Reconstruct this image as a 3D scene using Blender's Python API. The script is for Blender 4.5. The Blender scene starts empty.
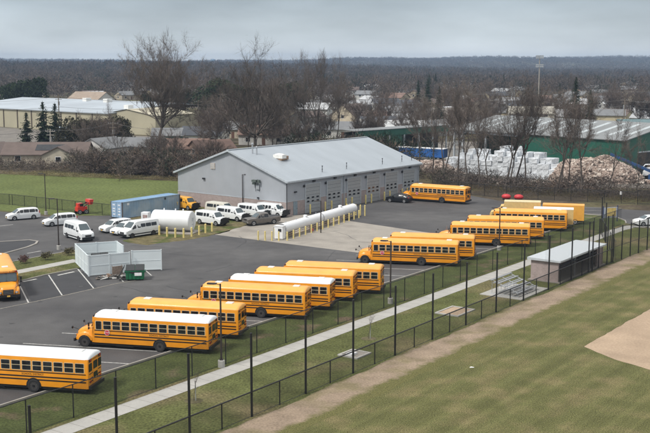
import bpy, math, random
import numpy as np
from math import sin, cos, pi, radians as R
from mathutils import Vector, Matrix
random.seed(7)
S = bpy.context.scene
COL = S.collection
# ------------------------------------------------------------------ camera, world, sun, exposure
cd = bpy.data.cameras.new('camera'); cam = bpy.data.objects.new('camera', cd); COL.objects.link(cam)
cam.location = (0, 0, 24.5); cam.rotation_euler = (R(90 - 8.37), 0, 0)
cd.sensor_width = 36; cd.lens = 58.15; cd.clip_start = .5; cd.clip_end = 20000
S.camera = cam
SUN_EL, SUN_AZ = R(52), R(232)      # azimuth measured clockwise from +Y, where the sun stands
w = bpy.data.worlds.new('World'); S.world = w; w.use_nodes = True
nt = w.node_tree; nt.nodes.clear(); N = nt.nodes.new; L = nt.links.new
out = N('ShaderNodeOutputWorld'); mix = N('ShaderNodeMixShader'); b1 = N('ShaderNodeBackground'); b2 = N('ShaderNodeBackground')
sky = N('ShaderNodeTexSky'); sky.sky_type = 'NISHITA'; sky.sun_disc = False
sky.sun_elevation = SUN_EL; sky.sun_rotation = SUN_AZ
L(sky.outputs[0], b1.inputs[0]); b1.inputs[1].default_value = .08
tc = N('ShaderNodeTexCoord'); sx = N('ShaderNodeSeparateXYZ'); L(tc.outputs['Generated'], sx.inputs[0])
cr = N('ShaderNodeValToRGB'); L(sx.outputs[2], cr.inputs[0])
e = cr.color_ramp.elements
e[0].position = 0; e[0].color = (.70, .725, .73, 1); e[1].position = 1; e[1].color = (.92, .91, .90, 1)
for p_, c_ in ((.022, (.48, .53, .555, 1)), (.06, (.345, .405, .45, 1)), (.14, (.36, .41, .45, 1)), (.45, (.72, .73, .74, 1))):
    q = e.new(p_); q.color = c_
mp = N('ShaderNodeMapping'); mp.inputs['Scale'].default_value = (3.5, 3.5, 14); L(tc.outputs['Generated'], mp.inputs[0])
nz = N('ShaderNodeTexNoise'); nz.inputs['Scale'].default_value = 1.6; nz.inputs['Detail'].default_value = 5; L(mp.outputs[0], nz.inputs[0])
mr = N('ShaderNodeMapRange'); mr.inputs[1].default_value = .3; mr.inputs[2].default_value = .7
mr.inputs[3].default_value = .80; mr.inputs[4].default_value = 1.17; L(nz.outputs[0], mr.inputs[0])
L(cr.outputs[0], b2.inputs[0]); L(mr.outputs[0], b2.inputs[1])
mix.inputs[0].default_value = .93; L(b1.outputs[0], mix.inputs[1]); L(b2.outputs[0], mix.inputs[2]); L(mix.outputs[0], out.inputs[0])
sl = bpy.data.lights.new('sun', 'SUN'); sl.energy = 2.3; sl.angle = R(10); sl.color = (1, .96, .9)
so = bpy.data.objects.new('sun', sl); COL.objects.link(so)
sd = Vector((sin(SUN_AZ) * cos(SUN_EL), cos(SUN_AZ) * cos(SUN_EL), sin(SUN_EL)))
so.rotation_euler = sd.to_track_quat('Z', 'Y').to_euler(); so.location = (0, 0, 300)
S.view_settings.view_transform = 'Standard'; S.view_settings.look = 'None'
S.view_settings.exposure = 0.43; S.view_settings.gamma = 1
try:
    S.cycles.transparent_max_bounces = 24; S.cycles.max_bounces = 6; S.cycles.volume_bounces = 0
except Exception: pass

# ------------------------------------------------------------------ materials
MATS = {}
def mat(name, col, rough=.7, metal=0, var=.12, scale=3., bump=0, bscale=20., coat=0, fine=None, obj=True, rand=0, col2=None, c2scale=.3, c2lo=.45, c2hi=.6, spec=.5, detail=5, stretch=None):
    if name in MATS: return MATS[name]
    m = bpy.data.materials.new(name); m.use_nodes = True; t = m.node_tree; n = t.nodes; p = n['Principled BSDF']
    p.inputs['Roughness'].default_value = rough; p.inputs['Metallic'].default_value = metal
    p.inputs['Specular IOR Level'].default_value = spec
    if coat: p.inputs['Coat Weight'].default_value = coat; p.inputs['Coat Roughness'].default_value = .12
    tcn = n.new('ShaderNodeTexCoord'); vec = tcn.outputs['Object']
    if not obj:
        g = n.new('ShaderNodeNewGeometry'); vec = g.outputs['Position']
    if stretch:
        mpn = n.new('ShaderNodeMapping'); mpn.inputs['Scale'].default_value = stretch; t.links.new(vec, mpn.inputs[0]); vec2 = mpn.outputs[0]
    else: vec2 = vec
    def noise(sc, det=detail):
        q = n.new('ShaderNodeTexNoise'); q.inputs['Scale'].default_value = sc; q.inputs['Detail'].default_value = det; t.links.new(vec2, q.inputs[0]); return q.outputs[0]
    def mul(colsock, fac, lo, hi, a=.3, b=.7):
        r = n.new('ShaderNodeMapRange'); r.inputs[1].default_value = a; r.inputs[2].default_value = b; r.inputs[3].default_value = lo; r.inputs[4].default_value = hi
        t.links.new(fac, r.inputs[0])
        v = n.new('ShaderNodeVectorMath'); v.operation = 'SCALE'; t.links.new(colsock, v.inputs[0]); t.links.new(r.outputs[0], v.inputs['Scale']); return v.outputs[0]
    rgb = n.new('ShaderNodeRGB'); rgb.outputs[0].default_value = (*col, 1); c = rgb.outputs[0]
    if col2:
        r = n.new('ShaderNodeMapRange'); r.inputs[1].default_value = c2lo; r.inputs[2].default_value = c2hi; t.links.new(noise(c2scale), r.inputs[0])
        mx = n.new('ShaderNodeMix'); mx.data_type = 'RGBA'; t.links.new(r.outputs[0], mx.inputs[0]); t.links.new(c, mx.inputs[6]); mx.inputs[7].default_value = (*col2, 1); c = mx.outputs[2]
    if var: c = mul(c, noise(scale), 1 - var, 1 + var)
    if fine: c = mul(c, noise(fine[0], 3), 1 - fine[1], 1 + fine[1])
    if rand:
        oi = n.new('ShaderNodeObjectInfo'); c = mul(c, oi.outputs['Random'], 1 - rand, 1 + rand, 0, 1)
    t.links.new(c, p.inputs['Base Color'])
    if bump:
        bn = n.new('ShaderNodeBump'); bn.inputs['Strength'].default_value = bump; bn.inputs['Distance'].default_value = .05
        t.links.new(noise(bscale), bn.inputs['Height']); t.links.new(bn.outputs[0], p.inputs['Normal'])
    MATS[name] = m; return m

def ribs(m, axis, scale, strength=.6, dist=.03):
    """adds vertical rib relief (object space) to a metal sheet material"""
    t = m.node_tree; n = t.nodes; p = n['Principled BSDF']
    tcn = n.new('ShaderNodeTexCoord'); s = n.new('ShaderNodeSeparateXYZ'); t.links.new(tcn.outputs['Object'], s.inputs[0])
    a = n.new('ShaderNodeMath'); a.operation = 'MULTIPLY'; a.inputs[1].default_value = scale; t.links.new(s.outputs[axis], a.inputs[0])
    f = n.new('ShaderNodeMath'); f.operation = 'FRACT'; t.links.new(a.outputs[0], f.inputs[0])
    r = n.new('ShaderNodeMapRange'); r.inputs[1].default_value = .0; r.inputs[2].default_value = .16; r.inputs[3].default_value = 1; r.inputs[4].default_value = 0
    t.links.new(f.outputs[0], r.inputs[0])
    b = n.new('ShaderNodeBump'); b.inputs['Strength'].default_value = strength; b.inputs['Distance'].default_value = dist
    t.links.new(r.outputs[0], b.inputs['Height']); t.links.new(b.outputs[0], p.inputs['Normal'])
    return m

YEL = mat('bus_yellow', (.80, .30, .013), .38, var=.09, scale=.9, coat=.25, rand=.04)
YROOF = mat('bus_roof_sky_paled', (.78, .375, .075), .5, var=.07, scale=1.0, coat=.1, rand=.05)  # bus yellow paled on top, sky reflection put into the colour
WROOF = mat('bus_roof_white', (.74, .76, .77), .5, var=.05, scale=1.0, rand=.04)
YHATCH = mat('hatch_white', (.72, .72, .70), .5)
BLK = mat('black_trim', (.012, .012, .013), .45)
DGLASS = mat('dark_glass', (.014, .016, .018), .1, var=.85, scale=1.6, spec=.5)
BGLASS = mat('shield_glass', (.05, .075, .085), .08, var=.1, spec=.8)
ALU = mat('window_frame_metal', (.55, .46, .30), .5)
CHROME = mat('chrome', (.6, .6, .6), .25, .9)
TYRE = mat('tyre_rubber', (.018, .018, .019), .85)
RIMB = mat('rim_black', (.05, .046, .044), .5)
RIMW = mat('rim_silver', (.42, .43, .44), .4, .5)
REDL = mat('red_lens', (.45, .012, .012), .25, coat=.4)
AMB = mat('amber_lens', (.75, .25, .02), .3)
STOPR = mat('stop_red', (.50, .03, .06), .5)
WHT = mat('white_lettering', (.8, .8, .8), .6)
LAMPC = mat('headlamp_glass', (.6, .62, .62), .15, coat=.5)
WPAINT = mat('white_car_paint', (.72, .735, .74), .35, var=.05, coat=.4, scale=1.)
GRYP = mat('pickup_paint', (.15, .135, .12), .35, .3, coat=.4)
BLKP = mat('black_car_paint', (.008, .009, .012), .35, coat=.15)
YVAN = mat('yellow_van_paint', (.75, .36, .03), .4, coat=.3)
CREAM = mat('old_van_paint', (.55, .53, .46), .5, var=.1)
PLATE = mat('plate_yellow', (.75, .45, .08), .5)
ASPH = mat('asphalt', (.056, .054, .055), .88, var=.14, scale=.5, bump=.25, bscale=30, fine=(9, .14), obj=False, col2=(.084, .081, .080), c2scale=.07, c2lo=.42, c2hi=.62)
ASPH2 = mat('patched_asphalt', (.036, .036, .039), .85, var=.15, scale=.5, bump=.2, bscale=30, obj=False)
CONC = mat('concrete_pad', (.285, .26, .225), .85, var=.13, scale=.35, bump=.1, bscale=12, fine=(4, .06), obj=False, col2=(.21, .19, .165), c2scale=.2, c2lo=.5, c2hi=.7)
WALK = mat('sidewalk_concrete', (.36, .35, .325), .85, var=.08, scale=.6, bump=.1, bscale=14, fine=(5, .05), obj=False)
CURB = mat('curb_concrete', (.30, .28, .25), .85, var=.15, scale=.8, obj=False)
LINE = mat('road_paint', (.46, .455, .43), .8, var=.25, scale=2.5, obj=False, fine=(9, .2))
FADED = mat('worn_road_paint', (.26, .24, .20), .85, var=.3, scale=1.2, obj=False, fine=(6, .3))
FIELD = mat('ball_field_grass', (.112, .112, .044), .95, var=.16, scale=.35, bump=.6, bscale=12, fine=(11, .6), obj=False, col2=(.142, .122, .058), c2scale=.35, c2lo=.46, c2hi=.66, spec=.1)
VERGE = mat('verge_grass', (.090, .098, .036), .95, var=.25, scale=.4, bump=1, bscale=8, fine=(5.5, .5), obj=False, col2=(.155, .13, .068), c2scale=.13, c2lo=.5, c2hi=.66, spec=.1)
STRIP = mat('lot_edge_grass', (.076, .092, .032), .95, var=.25, scale=.5, bump=1, bscale=8, fine=(5.5, .45), obj=False, col2=(.16, .12, .08), c2scale=.22, c2lo=.58, c2hi=.68, spec=.1)
FARF = mat('far_field_grass', (.115, .140, .048), .95, var=.16, scale=.12, bump=.6, bscale=5, fine=(2, .35), obj=False, col2=(.10, .120, .040), c2scale=.06, spec=.1)
DIRT = mat('warning_track_dirt', (.265, .205, .150), .95, var=.18, scale=.5, bump=.7, bscale=5, fine=(6, .22), obj=False, col2=(.20, .165, .10), c2scale=.28, c2lo=.5, c2hi=.64, spec=.1)
INF = mat('infield_clay', (.365, .275, .195), .95, var=.14, scale=.3, bump=.4, bscale=5, fine=(5, .12), obj=False, spec=.1)
SOIL = mat('leafy_ground', (.085, .068, .048), .95, var=.35, scale=.3, bump=.8, bscale=3, fine=(2, .3), obj=False, col2=(.11, .105, .05), c2scale=.05, spec=.1)
GRAVEL = mat('yard_gravel', (.16, .145, .125), .95, var=.25, scale=.3, bump=.5, bscale=4, fine=(2, .2), obj=False)
TUFT = mat('worn_lawn', (.135, .115, .06), .95, var=.3, scale=.8, bump=.8, bscale=6, fine=(3, .25), obj=False, col2=(.075, .09, .03), c2scale=.3, c2lo=.5, c2hi=.6, spec=.1)
BLACKM = mat('black_coated_steel', (.010, .010, .011), .5)
GALV = mat('galvanised_metal', (.42, .44, .46), .45, .4)
BRONZE = mat('dark_bronze_pole', (.045, .036, .032), .5, .2)
BARK = mat('bark', (.11, .094, .082), .95, var=.3, scale=2, bump=.5, bscale=8, spec=.1)
TWIG = mat('twigs', (.125, .103, .088), .95, var=.3, scale=.35, rand=.22, spec=.1)
TWIGR = mat('reddish_twigs', (.125, .098, .082), .95, var=.3, scale=.35, rand=.2, spec=.1)
NEED = mat('needles', (.028, .042, .021), .9, var=.35, scale=.8, rand=.2, spec=.1)
NEED2 = mat('brown_green_foliage', (.045, .042, .024), .9, var=.35, scale=.8, spec=.1)

# ------------------------------------------------------------------ mesh helpers
class MB:
    def __init__(s): s.v = []; s.f = []; s.m = []
    def add(s, vs, fs, mi=0):
        o = len(s.v); s.v.extend([tuple(q) for q in vs]); s.f.extend([tuple(i + o for i in f) for f in fs]); s.m.extend([mi] * len(fs)); return s
    def box(s, c, d, mi=0, rz=0, ry=0):
        M = Matrix.Rotation(rz, 3, 'Z') @ Matrix.Rotation(ry, 3, 'Y'); c = Vector(c)
        vs = [c + M @ Vector((x * d[0] / 2, y * d[1] / 2, z * d[2] / 2)) for z in (-1, 1) for x, y in ((-1, -1), (1, -1), (1, 1), (-1, 1))]
        return s.add(vs, [(3, 2, 1, 0), (4, 5, 6, 7), (0, 1, 5, 4), (1, 2, 6, 5), (2, 3, 7, 6), (3, 0, 4, 7)], mi)
    def tube(s, p, q, r0, r1=None, n=8, mi=0, cap=True):
        r1 = r0 if r1 is None else r1; p = Vector(p); q = Vector(q); d = (q - p)
        if d.length < 1e-6: return s
        d.normalize(); a = d.orthogonal().normalized(); b = d.cross(a)
        vs = []
        for c, r in ((p, r0), (q, r1)):
            for i in range(n):
                t = 2 * pi * i / n; vs.append(c + a * cos(t) * r + b * sin(t) * r)
        fs = [(i, (i + 1) % n, n + (i + 1) % n, n + i) for i in range(n)]
        if cap: fs += [tuple(reversed(range(n))), tuple(range(n, 2 * n))]
        return s.add(vs, fs, mi)
    def prism(s, poly, z0, z1, mi=0):
        n = len(poly); vs = [(x, y, z0) for x, y in poly] + [(x, y, z1) for x, y in poly]
        return s.add(vs, [tuple(reversed(range(n))), tuple(range(n, 2 * n))] + [(i, (i + 1) % n, n + (i + 1) % n, n + i) for i in range(n)], mi)
    def loft(s, rings, mi=0, cap=True, closed=True):
        n = len(rings[0]); vs = [p for r in rings for p in r]; fs = []
        for k in range(len(rings) - 1):
            for i in range(n if closed else n - 1):
                j = (i + 1) % n; fs.append((k * n + i, k * n + j, (k + 1) * n + j, (k + 1) * n + i))
        if cap: fs += [tuple(reversed(range(n))), tuple(range((len(rings) - 1) * n, len(rings) * n))]
        return s.add(vs, fs, mi)
    def lathe(s, c, prof, n=20, mi=0, axis='Y'):
        rings = []
        for h, r in prof:
            ring = []
            for i in range(n):
                t = 2 * pi * i / n
                if axis == 'Y': ring.append((c[0] + r * cos(t), c[1] + h, c[2] + r * sin(t)))
                elif axis == 'X': ring.append((c[0] + h, c[1] + r * cos(t), c[2] + r * sin(t)))
                else: ring.append((c[0] + r * cos(t), c[1] + r * sin(t), c[2] + h))
            rings.append(ring)
        return s.loft(rings, mi)
    def panel(s, quad, u0, u1, v0, v1, off=.012, cut=.12, mi=0):
        """rounded panel lying proud on a bilinear quad A,B,C,D (A-B bottom, D-C top)"""
        A, B, C, D = [Vector(q) for q in quad]; nrm = (B - A).cross(D - A).normalized()
        def P(u, v): return (A * (1 - u) + B * u) * (1 - v) + (D * (1 - u) + C * u) * v
        W = (P(u1, v0) - P(u0, v0)).length; H = (P(u0, v1) - P(u0, v0)).length
        cu = min(cut / max(W, 1e-3), .3) * (u1 - u0); cv = min(cut / max(H, 1e-3), .3) * (v1 - v0)
        uv = [(u0 + cu, v0), (u1 - cu, v0), (u1, v0 + cv), (u1, v1 - cv), (u1 - cu, v1), (u0 + cu, v1), (u0, v1 - cv), (u0, v0 + cv)]
        top = [P(*q) + nrm * off for q in uv]; bot = [P(*q) - nrm * .01 for q in uv]
        return s.add(bot + top, [tuple(range(8, 16))] + [(i, (i + 1) % 8, 8 + (i + 1) % 8, 8 + i) for i in range(8)], mi)
    def sphere(s, c, r, nu=10, nv=7, mi=0):
        rings = []
        for j in range(nv + 1):
            ph = -pi / 2 + pi * j / nv; rr = max(cos(ph), .02)
            rings.append([(c[0] + r[0] * rr * cos(2 * pi * i / nu), c[1] + r[1] * rr * sin(2 * pi * i / nu), c[2] + r[2] * sin(ph)) for i in range(nu)])
        return s.loft(rings, mi)
    def mesh(s, name, mats, smooth=0):
        me = bpy.data.meshes.new(name); me.from_pydata(s.v, [], s.f)
        for m in (mats if isinstance(mats, (list, tuple)) else [mats]): me.materials.append(m)
        me.polygons.foreach_set('material_index', s.m); me.validate(); 
        if smooth:
            me.polygons.foreach_set('use_smooth', [True] * len(me.polygons)); me.set_sharp_from_angle(angle=R(smooth))
        me.update(); return me
    def build(s, name, mats, parent=None, smooth=0, loc=None, rz=0):
        o = bpy.data.objects.new(name, s.mesh(name, mats, smooth)); COL.objects.link(o)
        if parent: o.parent = parent
        if loc is not None: o.location = loc
        if rz: o.rotation_euler.z = rz
        return o
def tag(o, label=None, cat=None, group=None, kind=None):
    if label: o['label'] = label
    if cat: o['category'] = cat
    if group: o['group'] = group
    if kind: o['kind'] = kind
    return o
def thing(name, loc, rz=0, label=None, cat=None, group=None):
    o = bpy.data.objects.new(name, None); o.empty_display_size = .5; COL.objects.link(o); o.location = loc; o.rotation_euler.z = rz
    return tag(o, label, cat, group)
def dup(o, loc=None, rz=None, label=None, group=None, parent=None, scale=None):
    c = o.copy(); COL.objects.link(c)
    if parent is not None: c.parent = parent
    if loc is not None: c.location = loc
    if rz is not None: c.rotation_euler.z = rz
    if scale is not None: c.scale = scale
    if label: c['label'] = label
    if group: c['group'] = group
    for ch in KIDS.get(o.name, [q for q in o.children]): dup(ch, parent=c)
    return c
KIDS = {}
def swap(o, a, b):
    for ch in o.children_recursive:
        if ch.type == 'MESH' and any(m == a for m in ch.data.materials):
            for i, sl_ in enumerate(ch.material_slots):
                if sl_.material == a: sl_.link = 'OBJECT'; sl_.material = b
def struct(o): o['kind'] = 'structure'; return o
def sheet(name, poly, z, m, jit=0, step=1.2):
    """flat ground sheet; jit roughens the outline where turf or dirt has a ragged edge"""
    pts = []
    if jit:
        rnd = random.Random(len(poly) + int(abs(poly[0][0]) * 10))
        for i in range(len(poly)):
            a = Vector(poly[i]).to_2d(); b = Vector(poly[(i + 1) % len(poly)]).to_2d(); k = max(1, int(min((b - a).length / step, 120)))
            nn = Vector((-(b - a).y, (b - a).x)).normalized() if (b - a).length else Vector((0, 0)); w1 = 0
            for j in range(k):
                w1 = .6 * w1 + rnd.uniform(-jit, jit) if j else 0
                p_ = a + (b - a) * (j / k) + nn * w1; pts.append((p_.x, p_.y))
    else: pts = poly
    import mathutils
    tris = mathutils.geometry.tessellate_polygon([[Vector((x, y, 0)) for x, y in pts]])
    mb = MB(); mb.add([(x, y, z) for x, y in pts], [])
    for t in tris:
        a, b, c = [Vector(pts[i]) for i in t]
        if (b - a).cross(c - a) < 0: t = (t[0], t[2], t[1])
        mb.f.append(tuple(t)); mb.m.append(0)
    return mb.build(name, m)
def textmesh(name, body, size, m, parent, loc, rot, depth=.006):
    cu = bpy.data.curves.new(name, 'FONT'); cu.body = body; cu.size = size; cu.extrude = depth; cu.align_x = 'CENTER'; cu.align_y = 'CENTER'; cu.resolution_u = 2
    t = bpy.data.objects.new(name, cu); COL.objects.link(t); bpy.context.view_layer.update()
    me = bpy.data.meshes.new_from_object(t); bpy.data.objects.remove(t); me.name = name
    me.materials.clear(); me.materials.append(m)
    o = bpy.data.objects.new(name, me); COL.objects.link(o); o.parent = parent; o.location = loc; o.rotation_euler = rot
    return o
AU = R(54.5); U = Vector((cos(AU), sin(AU))); V = Vector((-sin(AU), cos(AU)))   # the site's long direction and its left normal
def onl(p, t, s=0): return (p[0] + U.x * t + V.x * s, p[1] + U.y * t + V.y * s)
A0 = (-14.7, 74.2)
def ts(t, s): return onl(A0, t, s)
# ------------------------------------------------------------------ terrain: one sheet to the horizon
def ground_h(x, y):
    def sm(a, b, q): q = max(0, min(1, (q - a) / (b - a))); return q * q * (3 - 2 * q)
    left = sm(250, -500, x - .12 * y)
    h = sm(650, 1500, y) * (1 - sm(1900, 2500, y)) * 9 * left
    h += sm(2600, 4300, y) * (15 + 17 * sm(-100, 900, x) * (1 - .5 * sm(1100, 1500, x)) + 5 * sin(x * .0041 + 1) + 3 * sin(x * .0113))
    h -= sm(700, 1400, y) * (1 - sm(2200, 3800, y)) * 6 * (1 - left)
    return h
def terrain():
    ys = [-60, 0, 60, 120, 200, 300, 400, 500, 600] + list(range(700, 2000, 100)) + list(range(2000, 7600, 250))
    ys += [7800]
    vs = []; nx = 81
    for y in ys:
        half = 220 + .62 * max(y, 0)
        for i in range(nx):
            x = -half + 2 * half * i / (nx - 1); vs.append((x, y, ground_h(x, y)))
    fs = [(j * nx + i, j * nx + i + 1, (j + 1) * nx + i + 1, (j + 1) * nx + i) for j in range(len(ys) - 1) for i in range(nx - 1)]
    mb = MB(); mb.add(vs, fs); return struct(mb.build('terrain', SOIL, smooth=60))
terrain()
# mowing stripes on the ball field run along the fence
t_ = FIELD.node_tree; p_ = t_.nodes['Principled BSDF']; src = p_.inputs['Base Color'].links[0].from_socket
g_ = t_.nodes.new('ShaderNodeNewGeometry'); d_ = t_.nodes.new('ShaderNodeVectorMath'); d_.operation = 'DOT_PRODUCT'; d_.inputs[1].default_value = (V.x, V.y, 0)
t_.links.new(g_.outputs['Position'], d_.inputs[0]); m1 = t_.nodes.new('ShaderNodeTexNoise'); m1.noise_dimensions = '1D'; m1.inputs['Scale'].default_value = .8; m1.inputs['Detail'].default_value = 4
t_.links.new(d_.outputs['Value'], m1.inputs['W']); r_ = t_.nodes.new('ShaderNodeMapRange'); r_.inputs[1].default_value = .35; r_.inputs[2].default_value = .65; r_.inputs[3].default_value = .87; r_.inputs[4].default_value = 1.12
t_.links.new(m1.outputs[0], r_.inputs[0]); s_ = t_.nodes.new('ShaderNodeVectorMath'); s_.operation = 'SCALE'; t_.links.new(src, s_.inputs[0]); t_.links.new(r_.outputs[0], s_.inputs['Scale']); t_.links.new(s_.outputs[0], p_.inputs['Base Color'])

struct(sheet('grass_verge', [ts(-60, 2), ts(101, 2), ts(101.5, -6), (75, 138), (110, 120), (110, 20), (-10, 20)], .004, VERGE))
struct(sheet('lot_edge_grass', [ts(-60, 10), ts(90, 9.5), ts(109.5, 9), ts(110.2, 6), ts(109.6, 3), ts(107, .8), ts(104, -.1), ts(-60, -.1)], .008, STRIP))
struct(sheet('ball_field', [ts(-60, -12), ts(80, -12), ts(94, -14), (75, 128), (110, 110), (110, 20), (0, 20)], .008, FIELD))
def blend_edge(m, other, centre, half, soft=.35, amp=1.5):
    t = m.node_tree; n = t.nodes; p = n['Principled BSDF']; src = p.inputs['Base Color'].links[0].from_socket
    g = n.new('ShaderNodeNewGeometry'); d = n.new('ShaderNodeVectorMath'); d.operation = 'DOT_PRODUCT'; d.inputs[1].default_value = (V.x, V.y, 0); t.links.new(g.outputs['Position'], d.inputs[0])
    off = Vector(A0).dot(V) + centre
    nz1 = n.new('ShaderNodeTexNoise'); nz1.inputs['Scale'].default_value = .55; nz1.inputs['Detail'].default_value = 8; nz1.inputs['Roughness'].default_value = .72; t.links.new(g.outputs['Position'], nz1.inputs[0])
    a = n.new('ShaderNodeMath'); a.operation = 'SUBTRACT'; t.links.new(d.outputs['Value'], a.inputs[0]); a.inputs[1].default_value = off
    b = n.new('ShaderNodeMath'); b.operation = 'ABSOLUTE'; t.links.new(a.outputs[0], b.inputs[0])
    c = n.new('ShaderNodeMath'); c.operation = 'MULTIPLY_ADD'; t.links.new(nz1.outputs[0], c.inputs[0]); c.inputs[1].default_value = amp * 2; t.links.new(b.outputs[0], c.inputs[2])
    r = n.new('ShaderNodeMapRange'); r.inputs[1].default_value = half + amp - soft; r.inputs[2].default_value = half + amp + soft; t.links.new(c.outputs[0], r.inputs[0])
    v = n.new('ShaderNodeMix'); v.data_type = 'RGBA'; t.links.new(r.outputs[0], v.inputs[0]); t.links.new(src, v.inputs[6])
    q = n.new('ShaderNodeTexNoise'); q.inputs['Scale'].default_value = 9; t.links.new(g.outputs['Position'], q.inputs[0]); rp = n.new('ShaderNodeValToRGB'); rp.color_ramp.elements[0].position = .3; rp.color_ramp.elements[0].color = (*[x * .55 for x in other], 1); rp.color_ramp.elements[1].position = .7; rp.color_ramp.elements[1].color = (*[x * 1.45 for x in other], 1)
    t.links.new(q.outputs[0], rp.inputs[0]); t.links.new(rp.outputs[0], v.inputs[7]); t.links.new(v.outputs[2], p.inputs['Base Color'])
blend_edge(DIRT, (.118, .112, .044), -11.75, 1.55)
struct(sheet('warning_track', [ts(-60, -10.4), ts(88, -10.2), ts(91, -11.0), (52, 134), (70, 125), (68, 121), (50, 129), ts(86, -14.6), ts(-60, -14.6)], .012, DIRT, jit=.16, step=.4))
struct(sheet('infield_clay', [ts(33.4, -21.9), ts(90, -21.9), ts(90, -70), ts(30, -70), ts(28.2, -50), ts(28.3, -38), ts(29.6, -29.5), ts(31.4, -25)], .016, INF, jit=.1, step=.8))
struct(sheet('far_field', [(-34, 167.5), (-44.4, 168), (-62, 178), (-130, 200), (-130, 250), (-90, 240), (-72, 231), (-30.5, 217), (-14, 200), (-24, 180)], .008, FARF))
# asphalt yard and road
lot = [ts(-60, 6.2), ts(95, 6.2), ts(108.5, 9.2), ts(110, 8.6), ts(110.2, 6), ts(109.4, 3), ts(107, .9), ts(104.8, -.2), ts(103.6, -2.4), (50, 153.5), (60, 148), (85, 136), (115, 120), (115, 150), (85, 162), (54, 172.8), (44.3, 178), (31.8, 184.3), (27, 193), (17.5, 199), (-6.2, 168), (-30, 168), (-44.4, 166.5), (-60, 176), (-90, 176), (-90, 100)]
struct(sheet('asphalt_yard', lot, .012, ASPH))
struct(sheet('concrete_apron', [(-16, 148.7), (12.5, 128.3), (19, 146.3), (-3.3, 168.8), (-6.4, 167.2), (-11.4, 158)], .018, CONC))
struct(sheet('van_parking_turf', [(-28, 143), (-24, 139.8), (-18.3, 144.8), (-15.7, 148.8), (-11.3, 158), (-6, 166.9), (-6.8, 167.3), (-25.7, 181), (-24.5, 176.5), (-31.5, 166.5), (-29.5, 160), (-25, 157), (-26, 150)], .018, TUFT, jit=.35, step=.8))
for i, (cx, cy, w_, h_, a_) in enumerate([(-3, 112, 5, 3, 20), (-31, 112, 4.5, 9, -68), (8, 150, 7, 3, 50), (24, 170, 9, 2.2, -20), (-12, 124, 10, 1.0, -37), (-40, 152, 3, 6, 10)]):
    pass
for p4 in ([(-30.3, 105.9), (-27.7, 109.2), (-25.0, 112.9), (-28.4, 121.8), (-32.0, 120.2), (-34.4, 116.9)], [(-16, 92), (-12, 91), (-11, 94.5), (-15.5, 95.5)], [(6, 134), (9, 132.2), (11, 135), (8, 137)]):
    struct(sheet('asphalt_patch', p4, .016, ASPH2))
rnd = random.Random(17); q = MB()
for k in range(34):
    x, y = rnd.uniform(-38, 30), rnd.uniform(72, 175)
    a = rnd.choice([R(54), R(-36), R(168)]) + rnd.uniform(-.25, .25)
    rel = Vector((x - A0[0], y - A0[1])); 
    if rel.dot(V) < 8 or rel.dot(V) > 46: continue
    pv_ = None
    for j in range(rnd.randint(6, 18)):
        a += rnd.uniform(-.22, .22); w_ = rnd.uniform(.02, .05); n_ = Vector((-sin(a), cos(a))) * w_; c0 = (Vector((x, y)) - n_, Vector((x, y)) + n_)
        if pv_: q.add([(*pv_[0], .0185), (*c0[0], .0185), (*c0[1], .0185), (*pv_[1], .0185)], [(0, 1, 2, 3)])
        pv_ = c0; x += cos(a) * .8; y += sin(a) * .8
struct(q.build('sealed_cracks', mat('crack_tar', (.018, .018, .019), .6)))
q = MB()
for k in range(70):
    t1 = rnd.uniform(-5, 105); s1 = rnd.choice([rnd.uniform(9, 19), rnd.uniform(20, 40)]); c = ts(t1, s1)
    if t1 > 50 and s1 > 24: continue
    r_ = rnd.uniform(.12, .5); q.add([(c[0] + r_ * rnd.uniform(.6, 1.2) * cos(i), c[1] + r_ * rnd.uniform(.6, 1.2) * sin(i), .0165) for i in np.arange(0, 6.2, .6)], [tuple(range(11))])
struct(q.build('oil_stains_and_shade', mat('oil_stain_shade', (.028, .027, .027), .6)))  # oil stains; along the bus rows they also paint in contact shade
# kerbs
def kerb(name, pts, w_=.16, h_=.13, closed=False):
    mb = MB(); n = len(pts); rings = []
    for i in range(n):
        a = Vector(pts[(i - 1) % n] if closed or i else pts[0]); b = Vector(pts[(i + 1) % n] if closed or i < n - 1 else pts[-1]); d = (b - a).normalized(); q = Vector((-d.y, d.x)) * w_ / 2; p = Vector(pts[i])
        rings.append([(p.x - q.x, p.y - q.y, 0), (p.x + q.x, p.y + q.y, 0), (p.x + q.x, p.y + q.y, h_), (p.x - q.x, p.y - q.y, h_)])
    if closed: rings.append(rings[0])
    mb.loft(rings, cap=not closed); return struct(mb.build(name, CURB))
kerb('kerb', [ts(-60, 6.2), ts(0, 6.15), ts(30, 6.25), ts(72, 6.2), ts(95, 6.2), ts(104, 8), ts(108.6, 9.2), ts(110, 8.4), ts(110.3, 6), ts(109.5, 3), ts(107, .8), ts(104.6, -.2)])
kerb('kerb', [(49.6, 157.6), (51, 155.4), (60, 150.2), (85, 138), (110, 124)])
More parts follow.
